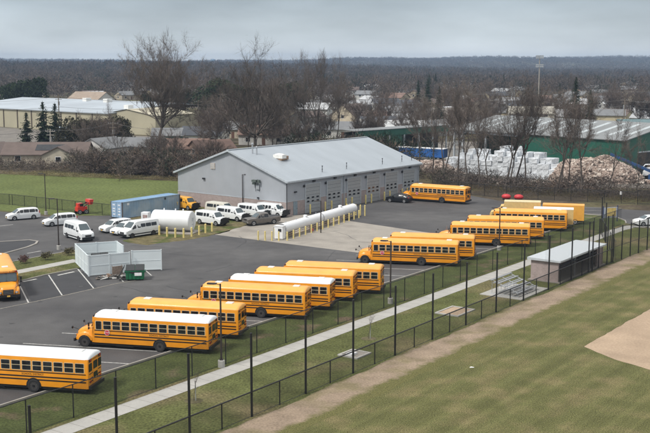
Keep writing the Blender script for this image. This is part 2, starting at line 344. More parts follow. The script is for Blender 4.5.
# sidewalk with joints
def walk(name, pts, w_, z=.02, jn=True):
    n = len(pts); mb = MB()
    for i in range(n - 1):
        a = Vector(pts[i]); b = Vector(pts[i + 1]); d = (b - a); ln = d.length; d.normalize(); q = Vector((-d.y, d.x)) * w_ / 2; k = max(1, round(ln / 1.6))
        for j in range(k):
            p0 = a + d * (ln * j / k + .012); p1 = a + d * (ln * (j + 1) / k - .012)
            mb.add([(p0.x - q.x, p0.y - q.y, z), (p1.x - q.x, p1.y - q.y, z), (p1.x + q.x, p1.y + q.y, z), (p0.x + q.x, p0.y + q.y, z)], [(0, 1, 2, 3)])
        if i: c = Vector(pts[i]); mb.add([(c.x + w_ / 2 * cos(t), c.y + w_ / 2 * sin(t), z - .001) for t in [2 * pi * k_ / 14 for k_ in range(14)]], [tuple(range(14))])
    return struct(mb.build(name, WALK))
walk('sidewalk', [ts(-60, -1.45), ts(98, -1.45), ts(102, -1.9), ts(103.5, -4), (50.8, 152.8), (60, 147.3), (85, 135), (110, 121)], 1.75)
# planted islands, each a raised slab inside its kerb
isl = [(-33, 135.6), (-38.3, 128), (-57, 102.4), (-51, 93), (-34.2, 116.3), (-32.5, 119.4), (-29.6, 123.2), (-27.3, 118.6), (-24.5, 119.8), (-22.9, 122), (-25.9, 128.7), (-30.6, 131.5)]
struct(sheet('planted_island', isl[:7] + [(-28.4, 124.6), (-30.2, 131.5)], .10, VERGE))
kerb('kerb', isl[6::-1], .17, .14); kerb('kerb', [isl[0], (-30.0, 131.9)], .17, .14)
walk('path', [ts(-60, 32), (-53, 97.8), (-36.2, 121), (-30.8, 128.6)], 1.8, .106)
med = [(-60, 124), (-50, 129.5), (-41.6, 132.6), (-39.7, 138.0), (-39.3, 140.6), (-39.6, 142.6), (-41, 143.6), (-45, 142), (-56, 135), (-66, 130)]
struct(sheet('paved_island', [(x * .99 - .5, y * .995 + .7) for x, y in med], .09, ASPH2)); kerb('kerb', med, .3, .13, True)
# painted lines
def lines(name, segs, w_=.12, z=.026, m=LINE):
    mb = MB()
    for a, b in segs:
        a = Vector(a); b = Vector(b); d = (b - a).normalized(); q = Vector((-d.y, d.x)) * w_ / 2
        mb.add([(a.x - q.x, a.y - q.y, z), (b.x - q.x, b.y - q.y, z), (b.x + q.x, b.y + q.y, z), (a.x + q.x, a.y + q.y, z)], [(0, 1, 2, 3)])
    return struct(mb.build(name, m))
BD = Vector((cos(R(168)), sin(R(168))))
sg = []
for k in range(-6, 28):
    a = Vector(ts(2.35 + k * 4.38, 6.4)); sg.append((a, a + BD * 13.4))
lines('parking_lines', sg, .13)
D2 = Vector((cos(R(111.5)), sin(R(111.5)))); sg = []
for k in range(-3, 3):
    a = Vector((-27.9, 109)) + U * (-3.6 * k) * 1.02 + Vector((0, 0)); a = Vector((-27.9 - 2.6 * k, 109 - 3.45 * k)) if k else Vector((-27.9, 109))
    sg.append((a, a + D2 * 11.9))
lines('stall_lines', sg, .14)
lines('wheel_stop_lines', [((-34.0, 115.9), (-32.9, 117.4)), ((-31.0, 119.5), (-29.6, 121.6)), ((-37, 112), (-36, 113.4))], .35, .03)
lines('aisle_line', [((-50, 80), (-32.6, 102.8)), ((-32.6, 102.8), (-27.8, 108.7)), ((-27.8, 108.7), (-23.4, 114.8)), ((-23.4, 114.8), (-20.5, 117.5))], .14, .026, FADED)
lines('lot_marks', [((-43.5, 129), (-41.5, 131.5)), ((-38.5, 133.6), (-37.2, 135.4)), ((-49.5, 156), (-47.5, 158)), ((50.5, 160), (56, 158)), ((-44, 160.5), (-42, 162))], .2, .026, LINE)
sg = []
for k in range(5): a = Vector((-38 - 3.0 * k, 146 - .2 * k)); sg.append((a, a + Vector((-1.6, 5.0))))
# ------------------------------------------------------------------ fences
def chainlink(name, cell=.055, wire=.10):
    m = bpy.data.materials.new(name); m.use_nodes = True; t = m.node_tree; n = t.nodes; p = n['Principled BSDF']
    p.inputs['Base Color'].default_value = (.012, .012, .013, 1); p.inputs['Roughness'].default_value = .5
    tcn = n.new('ShaderNodeTexCoord'); s = n.new('ShaderNodeSeparateXYZ'); t.links.new(tcn.outputs['Object'], s.inputs[0]); ms = []
    for sgn in ('ADD', 'SUBTRACT'):
        a = n.new('ShaderNodeMath'); a.operation = sgn; t.links.new(s.outputs[0], a.inputs[0]); t.links.new(s.outputs[2], a.inputs[1])
        b = n.new('ShaderNodeMath'); b.operation = 'MULTIPLY'; b.inputs[1].default_value = 1 / cell / 1.414; t.links.new(a.outputs[0], b.inputs[0])
        f = n.new('ShaderNodeMath'); f.operation = 'FRACT'; t.links.new(b.outputs[0], f.inputs[0])
        l = n.new('ShaderNodeMath'); l.operation = 'LESS_THAN'; l.inputs[1].default_value = wire; t.links.new(f.outputs[0], l.inputs[0]); ms.append(l)
    mx = n.new('ShaderNodeMath'); mx.operation = 'MAXIMUM'; t.links.new(ms[0].outputs[0], mx.inputs[0]); t.links.new(ms[1].outputs[0], mx.inputs[1])
    tr = n.new('ShaderNodeBsdfTransparent'); sh = n.new('ShaderNodeMixShader'); t.links.new(mx.outputs[0], sh.inputs[0]); t.links.new(tr.outputs[0], sh.inputs[1]); t.links.new(p.outputs[0], sh.inputs[2])
    t.links.new(sh.outputs[0], n['Material Output'].inputs[0]); return m
LINK = chainlink('chain_link', .055, .17); NET = chainlink('fine_netting', .05, .045)
def fence(name, p0, p1, h, label, posts, tall=(), tallh=6, rails=None, netting=0, link=LINK, pr=.045, mid=None, group=None, hr=.04):
    """fence along p0-p1; posts and tall are distances from p0"""
    a = Vector(p0); b = Vector(p1); ln = (b - a).length; rz = math.atan2((b - a).y, (b - a).x)
    r = thing(name, (a.x, a.y, 0), rz, label, 'fence', group)
    pm = MB(); pm.add([(0, 0, .05), (ln, 0, .05), (ln, 0, h), (0, 0, h)], [(0, 1, 2, 3)]); pm.build('chain_link_panel', link, r)
    for z in (rails or [h]):
        MB().tube((0, 0, z), (ln, 0, z), hr, n=6).build('rail', BLACKM, r)
    MB().tube((0, 0, .06), (ln, 0, .06), .02, n=5).build('bottom_wire', BLACKM, r)
    base = None
    for x in posts:
        if base is None: base = MB().tube((0, 0, 0), (0, 0, h + .03), pr, n=7).mesh('post', BLACKM)
        o = bpy.data.objects.new('post', base); COL.objects.link(o); o.parent = r; o.location = (x, 0, 0)
    tb = None
    for x in tall:
        if tb is None: q = MB().tube((0, 0, 0), (0, 0, tallh), pr * 1.75, n=8); q.lathe((0, 0, tallh), [(0, pr * 1.9), (.05, pr * 1.9), (.09, .01)], 8, axis='Z'); tb = q.mesh('tall_post', BLACKM)
        o = bpy.data.objects.new('tall_post', tb); COL.objects.link(o); o.parent = r; o.location = (x, .0, 0)
    if netting: q = MB(); q.add([(tall[0], 0, h + .05), (tall[-1], 0, h + .05), (tall[-1], 0, netting), (tall[0], 0, netting)], [(0, 1, 2, 3)]); q.build('netting', NET, r)
    return r
def fr(a, b, st): return [a + st * i for i in range(int((b - a) / st + 1.001))]
# fence A between the yard and the sidewalk
fence('chain_link_fence', ts(-16.9, 0), ts(103, 0), 2.4, 'low black chain-link fence between the parked buses and the concrete sidewalk', fr(0, 119.9, 4.03), link=LINK, hr=.04, pr=.045)
# fence B along the warning track, tall poles every second bay
tb_ = [-16.3 + 6.32 * k - .1 for k in range(14)]
tbs = [t + 22 for t in tb_ if t < 66]; md = [t + 3.16 for t in tbs[:-1]]
fence('ball_field_fence', ts(-22, -9.96), ts(72.5, -9.96), 1.8, 'black ball-field fence with tall poles along the dirt warning track', [0, 2.6] + md, tbs, 5.95, rails=[1.8], hr=.055, pr=.049)
fence('backstop_fence', ts(52.2, -9.86), ts(72.3, -9.86), 5.9, 'tall black netting fence in front of the dugout', [], [12.6, 15.8, 18.6, 20.1], 5.95, rails=[5.9], link=NET, hr=.02)
e0 = ts(72.5, -9.96)
fence('corner_fence', e0, (43.6, 137.6), 4.2, 'tall black fence at the far corner of the ball field past the dugout', [], [0.05, 2.7, 5.4, 8.1, 11, 14], 4.3, rails=[4.2, 1.9], hr=.03)
fence('outfield_fence', (43.7, 137.6), (75, 133), 1.9, 'low black fence running right from the far corner of the ball field', fr(3, 31, 3.1), [.05], 5.2, hr=.035)
fence('gate_fence', (39.6, 148.6), (36.2, 128.6), 2.4, 'black gate fence crossing from sidewalk to field beyond the dugout', fr(2.2, 20, 2.6), [0.05, 6.3], 5.4, rails=[2.4], hr=.03)
# the fence round the left field, behind the minivans
fence('left_field_fence', (-80, 192.5), (-54.2, 180.2), 1.85, 'black chain-link fence at the left edge behind the first minivan', fr(.1, 28.4, 3.1))
fence('field_corner_fence', (-54.2, 180.2), (-34.6, 167.2), 1.85, 'black chain-link fence ending at the blue container', fr(.1, 23.4, 3.1))
# fence behind the yard
fence('back_fence', (20.5, 199.8), (32.6, 189.5), 2.2, 'black chain-link fence behind the bus parked at the garage', fr(.1, 15.8, 2.9))
fence('rear_yard_fence', (32.8, 189.3), (54, 181), 2.2, 'black chain-link fence along the back of the yard by the bare trees', fr(.1, 22, 2.9))
fence('roadside_fence', (54.2, 180.9), (95, 168), 2.5, 'black fence beyond the road at the right edge', fr(.1, 42, 2.9), rails=[2.5, .25])
# ------------------------------------------------------------------ vehicles
WM = {}
def wheel(parent, x, y, r, wd, rimm, side):
    key = (r, wd, rimm.name, side)
    if key not in WM:
        t = MB().lathe((0, 0, 0), [(-wd * .2, r * .58), (-wd * .46, r * .62), (-wd / 2, r * .8), (-wd * .48, r * .93), (-wd * .36, r), (wd * .36, r), (wd * .48, r * .93), (wd / 2, r * .8), (wd * .46, r * .62), (wd * .2, r * .58)], 24, axis='Y').mesh('wheel', TYRE, 40)
        q = MB(); s = side; q.lathe((0, 0, 0), [(-.02, r * .64), (wd * .42, r * .64)] if s > 0 else [(-wd * .42, r * .64), (.02, r * .64)], 20, axis='Y')
        q.lathe((0, s * wd * .42, 0), [(0, r * .24), (.03, r * .2)] if s > 0 else [(-.03, r * .2), (0, r * .24)], 10, mi=1, axis='Y')
        for k in range(8): a = 2 * pi * k / 8; q.sphere((r * .45 * cos(a), s * (wd * .42 + .002), r * .45 * sin(a)), (r * .06, .008, r * .06), 6, 4, 1)
        WM[key] = (t, q.mesh('rim', [rimm, BLK], 40))
    t, q = WM[key]
    o = bpy.data.objects.new('wheel', t); COL.objects.link(o); o.parent = parent; o.location = (x, y, r)
    q_ = bpy.data.objects.new('rim', q); COL.objects.link(q_); q_.parent = o
    return o
def arch(mb, x, y, z, r, side, mi=0, n=14):
    vs = [(x + r * cos(pi * i / n), y, z + r * sin(pi * i / n)) for i in range(n + 1)]; vs += [(x - r, y, z - r * .25), (x + r, y, z - r * .25)]
    o = [(a, y + side * .008, c) for a, b, c in vs]; k = len(o); mb.add(o + [(a, y - side * .05, c) for a, b, c in vs], [tuple(range(k)) if side < 0 else tuple(reversed(range(k)))] + [(i, (i + 1) % k, k + (i + 1) % k, k + i) for i in range(k)], mi)
def make_bus(label):
    t = thing('school_bus', (0, 0, 0), 0, label, 'school bus', 'school buses parked in the yard')
    def ring(x, w_, zt=2.72, zb=.48): return [(x, -w_ + .03, zb), (x, -w_, .8), (x, -w_, 2.4), (x, -w_ + .045, zt), (x, w_ - .045, zt), (x, w_, 2.4), (x, w_, .8), (x, w_ - .03, zb)]
    b = MB(); b.loft([ring(-6.16, 1.12), ring(-6.12, 1.19), ring(-5.98, 1.22), ring(4.25, 1.22), ring(4.42, 1.18), [(4.62, y, z) if z < 1.8 else (4.62 - (z - 1.75) * .38, y, z) for _, y, z in ring(4.62, 1.10)]])
    b.box((-.4, 0, .40), (11.0, 2.2, .26), 1); b.box((-1, 0, .28), (8, 1.1, .2), 1); b.box((-1.75, 0, .5), (.4, 2.0, .3), 1); b.box((1.5, .85, .36), (1.6, .5, .3), 1)
    for s in (-1, 1):
        arch(b, -1.75, s * 1.222, .52, .60, s, 1); b.tube((-6.3, s * .5, .5), (-6.12, s * .5, .5), .04, mi=1)
        for k in range(14): b.box((-5.3 + k * .8, s * 1.221, 1.45), (.012, .006, 1.5), 0)
    body = b.build('body', [YEL, BLK], t, 35)
    # roof
    def rr(x, w_, h): return [(x, -w_ + .04 - 0, 2.70), (x, -w_ * .93, 2.82), (x, -w_ * .80, 2.92), (x, -w_ * .52, 3.01 * h + 2.9 * (1 - h)), (x, -w_ * .2, 3.06 * h + 2.9 * (1 - h)), (x, w_ * .2, 3.06 * h + 2.9 * (1 - h)), (x, w_ * .52, 3.01 * h + 2.9 * (1 - h)), (x, w_ * .80, 2.92), (x, w_ * .93, 2.82), (x, w_ - .04, 2.70)]
    def low(rg, dz): return [(x, y, 2.70 + (z - 2.70) * dz) for x, y, z in rg]
    q = MB(); q.loft([low(rr(-6.17, 1.13, 1), .45), low(rr(-6.08, 1.2, 1), .86), rr(-5.9, 1.225, 1), rr(4.0, 1.225, 1), low(rr(4.2, 1.2, 1), .9), low(rr(4.36, 1.1, 1), .5)])
    roof = q.build('roof', [YROOF], t, 50)
    e = MB()
    for x in (-5.0, 2.9, -1.0)[:2]: e = MB(); e.box((x, 0, 3.085), (.62, .62, .07)); e.box((x, 0, 3.125), (.5, .5, .02)); e.build('roof_hatch', YHATCH, t)
    e = MB()
    for x in (-6.02, 4.1):
        for y in (-.22, 0, .22): e.box((x, y, 2.97), (.1, .06, .05))
    e.build('marker_lights', AMB, t)
    # black roof beading and fine seams
    # windows
    for s in (-1, 1):
        quad = [(-6, -1.22, 0), (4.2, -1.22, 0), (4.2, -1.22, 3), (-6, -1.22, 3)] if s < 0 else [(4.2, 1.22, 0), (-6, 1.22, 0), (-6, 1.22, 3), (4.2, 1.22, 3)]
        def uu(x): return (x + 6) / 10.2 if s < 0 else (4.2 - x) / 10.2
        for k in range(11):
            x0 = -5.86 + k * .852; x1 = x0 + .77; u0, u1 = sorted((uu(x0), uu(x1)))
            q = MB(); q.panel(quad, u0, u1, 1.67 / 3, 2.44 / 3, .008, .05, 1); ins = .045 / 10.2
            q.panel(quad, u0 + ins, u1 - ins, 1.71 / 3, 2.045 / 3, .012, .03, 0); q.panel(quad, u0 + ins, u1 - ins, 2.09 / 3, 2.40 / 3, .012, .03, 0)
            q.build('window', [DGLASS, ALU], t)
        u0, u1 = sorted((uu(3.52), uu(4.14))); q = MB(); q.panel(quad, u0, u1, 1.62 / 3, 2.42 / 3, .008, .06, 1); q.panel(quad, u0 + .005, u1 - .005, 1.67 / 3, 2.38 / 3, .012, .05, 0); q.build('driver_window' if s > 0 else 'door_window', [DGLASS, ALU if s > 0 else BLK], t)
    q = MB()
    for z, h in ((1.575, .07), (1.22, .10), (.98, .10)):
        for s in (-1, 1): q.box((-.86, s * 1.225, z), (10.2, .02, h))
        q.box((-6.165, 0, z), (.015, 2.1, h))
    q.build('rub_rail', BLK, t)
    # lettering and stop sign
    textmesh('side_lettering', 'SCHOOL DISTRICT', .21, BLK, t, (-1.7, -1.229, 1.40), (pi / 2, 0, 0), .003)
    textmesh('side_lettering', 'SCHOOL DISTRICT', .21, BLK, t, (-1.7, 1.229, 1.40), (pi / 2, 0, pi), .003)
    q = MB(); oc = [(.23 * cos(pi / 8 + i * pi / 4), .23 * sin(pi / 8 + i * pi / 4)) for i in range(8)]
    q.add([(3.05 - a * 1.12, 1.262, 1.42 + c * 1.12) for a, c in oc], [tuple(range(8))], 1); q.add([(3.05 - a, 1.268, 1.42 + c) for a, c in oc], [tuple(range(8))]); q.box((3.05, 1.24, 1.42), (.3, .03, .12), 1)
    st = q.build('stop_sign', [STOPR, WHT], t); textmesh('stop_lettering', 'STOP', .17, WHT, st, (3.05, 1.272, 1.42), (pi / 2, 0, pi), .001)
    # front: hood, fenders, grille
    def hr(x, w_, zt, zb=.62): return [(x, -w_, zb), (x, -w_ * 1.0, zt - .3), (x, -w_ * .86, zt - .08), (x, -w_ * .5, zt), (x, w_ * .5, zt), (x, w_ * .86, zt - .08), (x, w_, zt - .3), (x, w_, zb)]
    q = MB(); q.loft([hr(4.5, 1.08, 1.80), hr(5.1, 1.0, 1.73), hr(5.75, .86, 1.55), hr(6.02, .78, 1.36), hr(6.08, .74, 1.2)])
    for s in (-1, 1):
        rg = []
        for x, zt, yo in ((4.5, 1.02, 1.16), (4.72, 1.2, 1.2), (5.0, 1.33, 1.21), (5.4, 1.34, 1.2), (5.75, 1.2, 1.16), (6.0, 1.05, 1.08), (6.08, .9, 1.0)): rg.append([(x, s * .6, .62), (x, s * .6, zt), (x, s * (yo - .1), zt), (x, s * yo, zt - .12), (x, s * yo, .62)][::s if s > 0 else -1])
        q.loft(rg)
    q.build('hood', YEL, t, 40)
    for s in (-1, 1): q = MB(); arch(q, 5.2, s * 1.215, .5, .57, s); q.build('wheel_arch', BLK, t)
    q = MB(); q.box((6.09, 0, 1.0), (.03, 1.05, .5)); 
    for k in range(5): q.box((6.11, 0, .82 + k * .09), (.02, .98, .025), 1)
    q.build('grille', [BLK, CHROME], t)
    for s in (-1, 1):
        q = MB(); q.box((6.095, s * .82, .95), (.05, .3, .2), 1); q.lathe((6.1, s * .82, .95), [(0, .085), (.04, .08)], 14, axis='X'); q.build('headlight', [LAMPC, CHROME], t)
        q = MB(); q.sphere((6.02, s * 1.0, 1.06), (.05, .06, .05), 8, 5); q.build('turn_signal', AMB, t)
        wheel(t, 5.2, s * 1.11, .50, .30, RIMB, s); wheel(t, -1.75, s * 1.085, .50, .38, RIMB, s)
        q = MB(); q.tube((4.3, s * 1.18, 2.25), (4.62, s * 1.38, 2.3), .02); q.tube((4.3, s * 1.18, 1.8), (4.62, s * 1.38, 1.75), .02); q.box((4.66, s * 1.42, 2.1), (.07, .2, .34)); q.box((4.66, s * 1.42, 1.78), (.07, .2, .2))
        q.tube((5.9, s * .7, 1.4), (6.3, s * 1.12, 1.72), .018); q.sphere((6.32, s * 1.14, 1.70), (.09, .11, .13), 8, 6); q.build('mirror', BLK, t, 40)
    q = MB(); q.box((6.18, 0, .60), (.12, 2.34, .26)); q.build('front_bumper', BLK, t)
    MB().box((6.25, 0, .6), (.012, .32, .16)).build('licence_plate', PLATE, t)
    wq = [(4.62, 1.06, 1.78), (4.62, -1.06, 1.78), (4.29, -1.06, 2.66), (4.29, 1.06, 2.66)][::1]
    wq = [wq[1], wq[0], wq[3], wq[2]]
    q = MB(); q.panel(wq, .01, .99, .02, .99, .01, .1, 1); q.panel(wq, .03, .495, .05, .95, .018, .1, 0); q.panel(wq, .505, .97, .05, .95, .018, .1, 0); q.build('windshield', [BGLASS, BLK], t)
    q = MB(); q.box((4.30, 0, 2.79), (.12, 1.5, .2), 0, 0, R(-14)); 
    for s in (-1, 1): q.box((4.31, s * .88, 2.78), (.12, .46, .2), 1, 0, R(-14))
    hs = q.build('header_panel', [YEL, BLK], t)
    textmesh('front_lettering', 'SCHOOL BUS', .2, BLK, hs, (4.372, 0, 2.78), (pi / 2 - R(14), 0, pi / 2), .003)
    for s in (-1, 1):
        for k, mm in ((.78, AMB), (.98, REDL)): MB().lathe((4.37, s * k, 2.79), [(0, .08), (.03, .075)], 12, axis='X').build('warning_light', mm, t)
    # rear
    X = -6.165
    q = MB(); q.box((X - .01, 0, 1.5), (.03, .86, 1.75)); d = q.build('rear_door', YEL, t)
    rq = [(X - .03, .5, 0), (X - .03, -.5, 0), (X - .03, -.5, 3), (X - .03, .5, 3)]
    q = MB(); q.panel(rq, .14, .86, .60, .80, .006, .05, 1); q.panel(rq, .18, .82, .61, .79, .012, .05, 0); q.build('window', [DGLASS, BLK], d)
    q = MB(); q.panel(rq, .14, .86, .38, .52, .006, .05, 1); q.panel(rq, .18, .82, .39, .51, .012, .05, 0); q.build('window', [DGLASS, BLK], d)
    MB().box((X - .04, -.33, 1.15), (.05, .06, .2)).build('handle', BLK, d)
    for s in (-1, 1):
        rq2 = [(X, s * .83 + .36, 0), (X, s * .83 - .36, 0), (X, s * .83 - .34, 3), (X, s * .83 + .34, 3)]
        q = MB(); q.panel(rq2, .08, .92, .58, .79, .008, .06, 1); q.panel(rq2, .14, .86, .6, .775, .014, .06, 0); q.build('rear_window', [DGLASS, BLK], t)
        for z, r_, mm in ((.98, .085, REDL), (1.22, .07, REDL), (2.62, .09, REDL)):
            q = MB(); q.lathe((X - .03, s * .86, z), [(-.02, r_), (.02, r_)], 12, axis='X'); q.build('tail_light', mm, t)
        q = MB(); q.box((X + .01, s * .84, 2.58), (.06, .46, .22)); q.build('light_panel', BLK, t)
    MB().box((X - .1, 0, .58), (.2, 2.38, .26)).build('rear_bumper', BLK, t)
    textmesh('rear_lettering', 'SCHOOL BUS', .17, BLK, t, (X - .02, 0, 2.58), (pi / 2, 0, -pi / 2), .003)
    return t
BUS = make_bus('yellow school bus')
HB = R(167.5); hd = Vector((cos(HB), sin(HB)))
def place_bus(rx, ry, label, white=False, hdg=167.5, first=False, fade=False):
    """rx, ry: near rear corner of the bus on the ground"""
    a = R(hdg); d = Vector((cos(a), sin(a))); n = Vector((d.y, -d.x));  n = n if n.y > 0 else -n
    c = Vector((rx, ry)) + d * 6.16 + n * 1.22
    o = BUS if first else dup(BUS)
    o.location = (c.x, c.y, .012); o.rotation_euler.z = a; o['label'] = label
    if white: swap(o, YROOF, WROOF); 
    for ch in o.children:
        if white and ch.name.startswith('roof_hatch'): pass
    return o
place_bus(-7.7, 90.8, 'yellow-roofed school bus half hidden behind the second white-roofed bus', False, 166.5, True)
place_bus(-17.5, 75.1, 'white-roofed yellow school bus cut off by the left edge, nearest the camera', True, 168.5)
place_bus(-9.8, 86.0, 'white-roofed yellow school bus, second from the left in the near row', True, 167)
place_bus(-1.9, 98.0, 'yellow-roofed school bus standing just in front of a white-roofed one', False, 166.5)
place_bus(0.5, 101.8, 'white-roofed yellow school bus in the middle of the near group', True, 166.7)
place_bus(2.9, 105.8, 'yellow-roofed school bus right behind the middle white-roofed one', False, 167.5)
place_bus(5.9, 109.2, 'yellow-roofed school bus farthest back in the near group, next to the long gap', False, 168)
place_bus(16.0, 124.4, 'yellow-roofed school bus in front of the concrete apron with its whole side in view', False, 168)
place_bus(18.6, 128.8, 'yellow-roofed school bus tucked behind the one by the concrete apron', False, 169.5)
place_bus(27.3, 138.0, 'yellow-roofed school bus nearest the sidewalk in the far group of buses', False, 168.5)
place_bus(30.4, 144.0, 'yellow-roofed school bus second in the far group of buses', False, 169.5)
place_bus(35.2, 151.0, 'yellow-roofed school bus last of the far group, in front of a white roof', False, 167.5)
place_bus(24.3, 180.4, 'yellow-roofed school bus parked alone at the last garage door', False, 150)
o = dup(BUS); o.location = (-34.9, 111.7, .012); o.rotation_euler.z = R(291.5); o['label'] = 'yellow school bus facing the camera at the left edge, parked by the grass island'
swap(o, YROOF, YROOF)
# bonnet-side view vehicles ------------------------------------------------
def car(name, label, cat, st, wins, paint, wheels, rim, extras, group=None, wr=.34, shield=None, back=None, trim=None, wy=None):
    t = thing(name, (0, 0, 0), 0, label, cat, group)
    rings = []
    for x, zb, zm, zr, wb, wm, wr_ in st:
        zmid = zb + (zm - zb) * .55
        rings.append([(x, -wb + .04, zb), (x, -max(wb, wm), zmid), (x, -wm, zm), (x, -wr_, zr - min(.07, (zr - zm) * .5)), (x, -wr_ * .8, zr), (x, wr_ * .8, zr), (x, wr_, zr - min(.07, (zr - zm) * .5)), (x, wm, zm), (x, max(wb, wm), zmid), (x, wb - .04, zb)])
    b = MB(); b.loft(rings)
    W = max(s[5] for s in st)
    for x in wheels:
        for s in (-1, 1): arch(b, x, s * (W + .002), wr, wr * 1.17, s, 1)
    L_ = st[0][0] - st[-1][0]; xm = (st[0][0] + st[-1][0]) / 2
    b.box((xm, 0, st[3][1] + .02), (L_ * .92, W * 1.7, .16), 1)
    b.build('body', [paint, BLK], t, 38)
    def ed(i, s, top):
        x, zb, zm, zr, wb, wm, wr_ = st[i]
        return (x, s * wr_, zr - min(.07, (zr - zm) * .5)) if top else (x, s * wm, zm)
    for i, j, u0, u1, v0, v1 in wins:          # i nearer the front
        for s in (-1, 1):
            A, B = (ed(j, s, 0), ed(i, s, 0)) if s < 0 else (ed(i, s, 0), ed(j, s, 0)); D, C = (ed(j, s, 1), ed(i, s, 1)) if s < 0 else (ed(i, s, 1), ed(j, s, 1))
            if s < 0: a, c = 1 - u1, 1 - u0
            else: a, c = u0, u1
            q = MB(); q.panel([A, B, C, D], a, c, v0, v1, .014, .07); q.build('side_window', DGLASS, t)
    if shield:
        i, j = shield; x0, z0, w0 = st[i][0], st[i][3], st[i][6]; x1, z1, w1 = st[j][0], st[j][3], st[j][6]
        q = MB(); q.panel([(x0, -w0 * .95, z0), (x0, w0 * .95, z0), (x1, w1 * .86, z1), (x1, -w1 * .86, z1)], .03, .97, .05, .93, .018, .1); q.build('windshield', BGLASS, t)
    if back:
        i, j, v0, v1 = back; x0, z0, w0 = st[i][0], st[i][3], st[i][6]; x1, z1, w1 = st[j][0], st[j][3], st[j][6]
        q = MB(); q.panel([(x0, w0 * .95, z0), (x0, -w0 * .95, z0), (x1, -w1 * .86, z1), (x1, w1 * .86, z1)], .06, .94, v0, v1, .018, .1); q.build('rear_window', DGLASS, t)
    for x in wheels:
        for s in (-1, 1): wheel(t, x, s * (W - .065), wr, .22, rim, s)
    # handles and mirrors
    for s in (-1, 1):
        q = MB(); q.box((extras['mx'], s * (W + .09), extras['mz']), (.12, .2, .17)); q.build('mirror', extras.get('mm', BLK), t)
        x, y, z, sx_, sy_, sz_ = extras['hl']; q = MB(); q.box((x, s * y, z), (sx_, sy_, sz_)); q.build('headlight', LAMPC, t)
        x, y, z, sx_, sy_, sz_ = extras['tl']; q = MB(); q.box((x, s * y, z), (sx_, sy_, sz_)); q.build('tail_light', REDL, t)
    x, z, ww, hh = extras['gr']; q = MB(); q.box((x, 0, z), (.05, ww, hh)); q.box((x + .028, 0, z), (.01, ww * .8, .03), 1); q.build('grille', [BLK, CHROME], t)
    if 'pl' in extras: x, z = extras['pl']; MB().box((x, 0, z), (.03, .31, .15)).build('licence_plate', PLATE, t)
    if 'bump' in extras:
        x, z, ww, hh, mm = extras['bump']; q = MB(); q.box((x, 0, z), (.14, ww, hh)); q.build('front_bumper', mm, t)
    if trim:
        q = MB()
        for s in (-1, 1): q.box((trim[0], s * (W + .004), trim[1]), (trim[2], .02, trim[3]))
        q.build('side_trim', BLK, t)
    return t
def put(o, x, y, deg, label=None, z=.02, copy=True, group=None):
    c = dup(o) if copy else o
    c.location = (x, y, z); c.rotation_euler.z = R(deg)
    if label: c['label'] = label
    if group: c['group'] = group
    return c
mv = [(2.55, .36, .60, .63, .66, .68, .60), (2.47, .28, .74, .78, .84, .84, .76), (2.15, .24, .90, .95, .95, .93, .84), (1.55, .22, 1.0, 1.07, .97, .95, .84), (.70, .22, 1.06, 1.66, .98, .96, .70), (.1, .22, 1.08, 1.75, .98, .97, .73), (-1.75, .22, 1.08, 1.74, .98, .97, .73), (-2.2, .24, 1.06, 1.68, .97, .95, .69), (-2.5, .3, 1.0, 1.12, .92, .92, .84), (-2.57, .38, .8, .84, .86, .86, .8)]
MINI = car('minivan', 'x', 'minivan', mv, [(3, 4, .45, .98, .06, .78), (4, 5, .05, .95, .08, .84), (5, 6, .02, .48, .08, .86), (5, 6, .51, .98, .08, .86), (6, 7, .05, .92, .1, .84)], WPAINT, (1.55, -1.45), RIMW, dict(mx=1.0, mz=1.1, mm=WPAINT, hl=(2.40, .68, .70, .16, .3, .14), tl=(-2.40, .88, 1.1, .12, .12, .4), gr=(2.53, .58, .8, .16), pl=(2.58, .45)), 'white minivans in the left lot', .34, (3, 4), (8, 7, .15, .9))
put(MINI, -47.6, 163.6, 212, 'white minivan parked farthest left, alone in front of the field fence', copy=False)
put(MINI, -40.3, 157.7, 214, 'white minivan between the left lamp post and the red machine')
put(MINI, -30.6, 151.8, 229, 'white minivan nearest the container door, left of two others')
put(MINI, -28.6, 149.6, 232, 'white minivan squeezed between a minivan and the passenger van')
tv = [(2.98, .45, .78, .80, .72, .74, .62), (2.9, .32, 1.02, 1.06, .9, .9, .78), (2.55, .28, 1.18, 1.26, 1.0, .98, .84), (2.05, .28, 1.30, 1.46, 1.02, 1.0, .86), (1.15, .28, 1.38, 2.32, 1.03, 1.02, .76), (.75, .28, 1.38, 2.45, 1.03, 1.02, .80), (-2.6, .28, 1.38, 2.45, 1.03, 1.02, .80), (-2.95, .3, 1.36, 2.36, 1.02, 1.01, .78), (-2.99, .4, 1.2, 2.2, .98, .98, .76)]
tw = [(3, 4, .35, .97, .04, .72), (4, 6, .06, .20, .05, .60), (5, 6, .12, .36, .10, .62), (5, 6, .38, .66, .10, .62), (5, 6, .68, .96, .10, .62)]
TRAN = car('passenger_van', 'tall white passenger van with dark side windows standing by the near lamp post', 'van', tv, tw, WPAINT, (1.95, -1.8), RIMB, dict(mx=1.85, mz=1.45, hl=(2.78, .74, 1.02, .2, .26, .2), tl=(-2.98, .94, 1.3, .05, .1, .45), gr=(2.96, .80, .9, .26), bump=(2.94, .5, 1.8, .3, BLK)), None, .36, (3, 4), (8, 7, .3, .7), trim=(0, .55, 5.2, .16))
put(TRAN, -34.4, 144.9, 308, copy=False)
o = put(TRAN, -26.5, 147.6, 228, 'white passenger van with a low roof parked beside the white tank'); o.scale = (1, 1, .93)
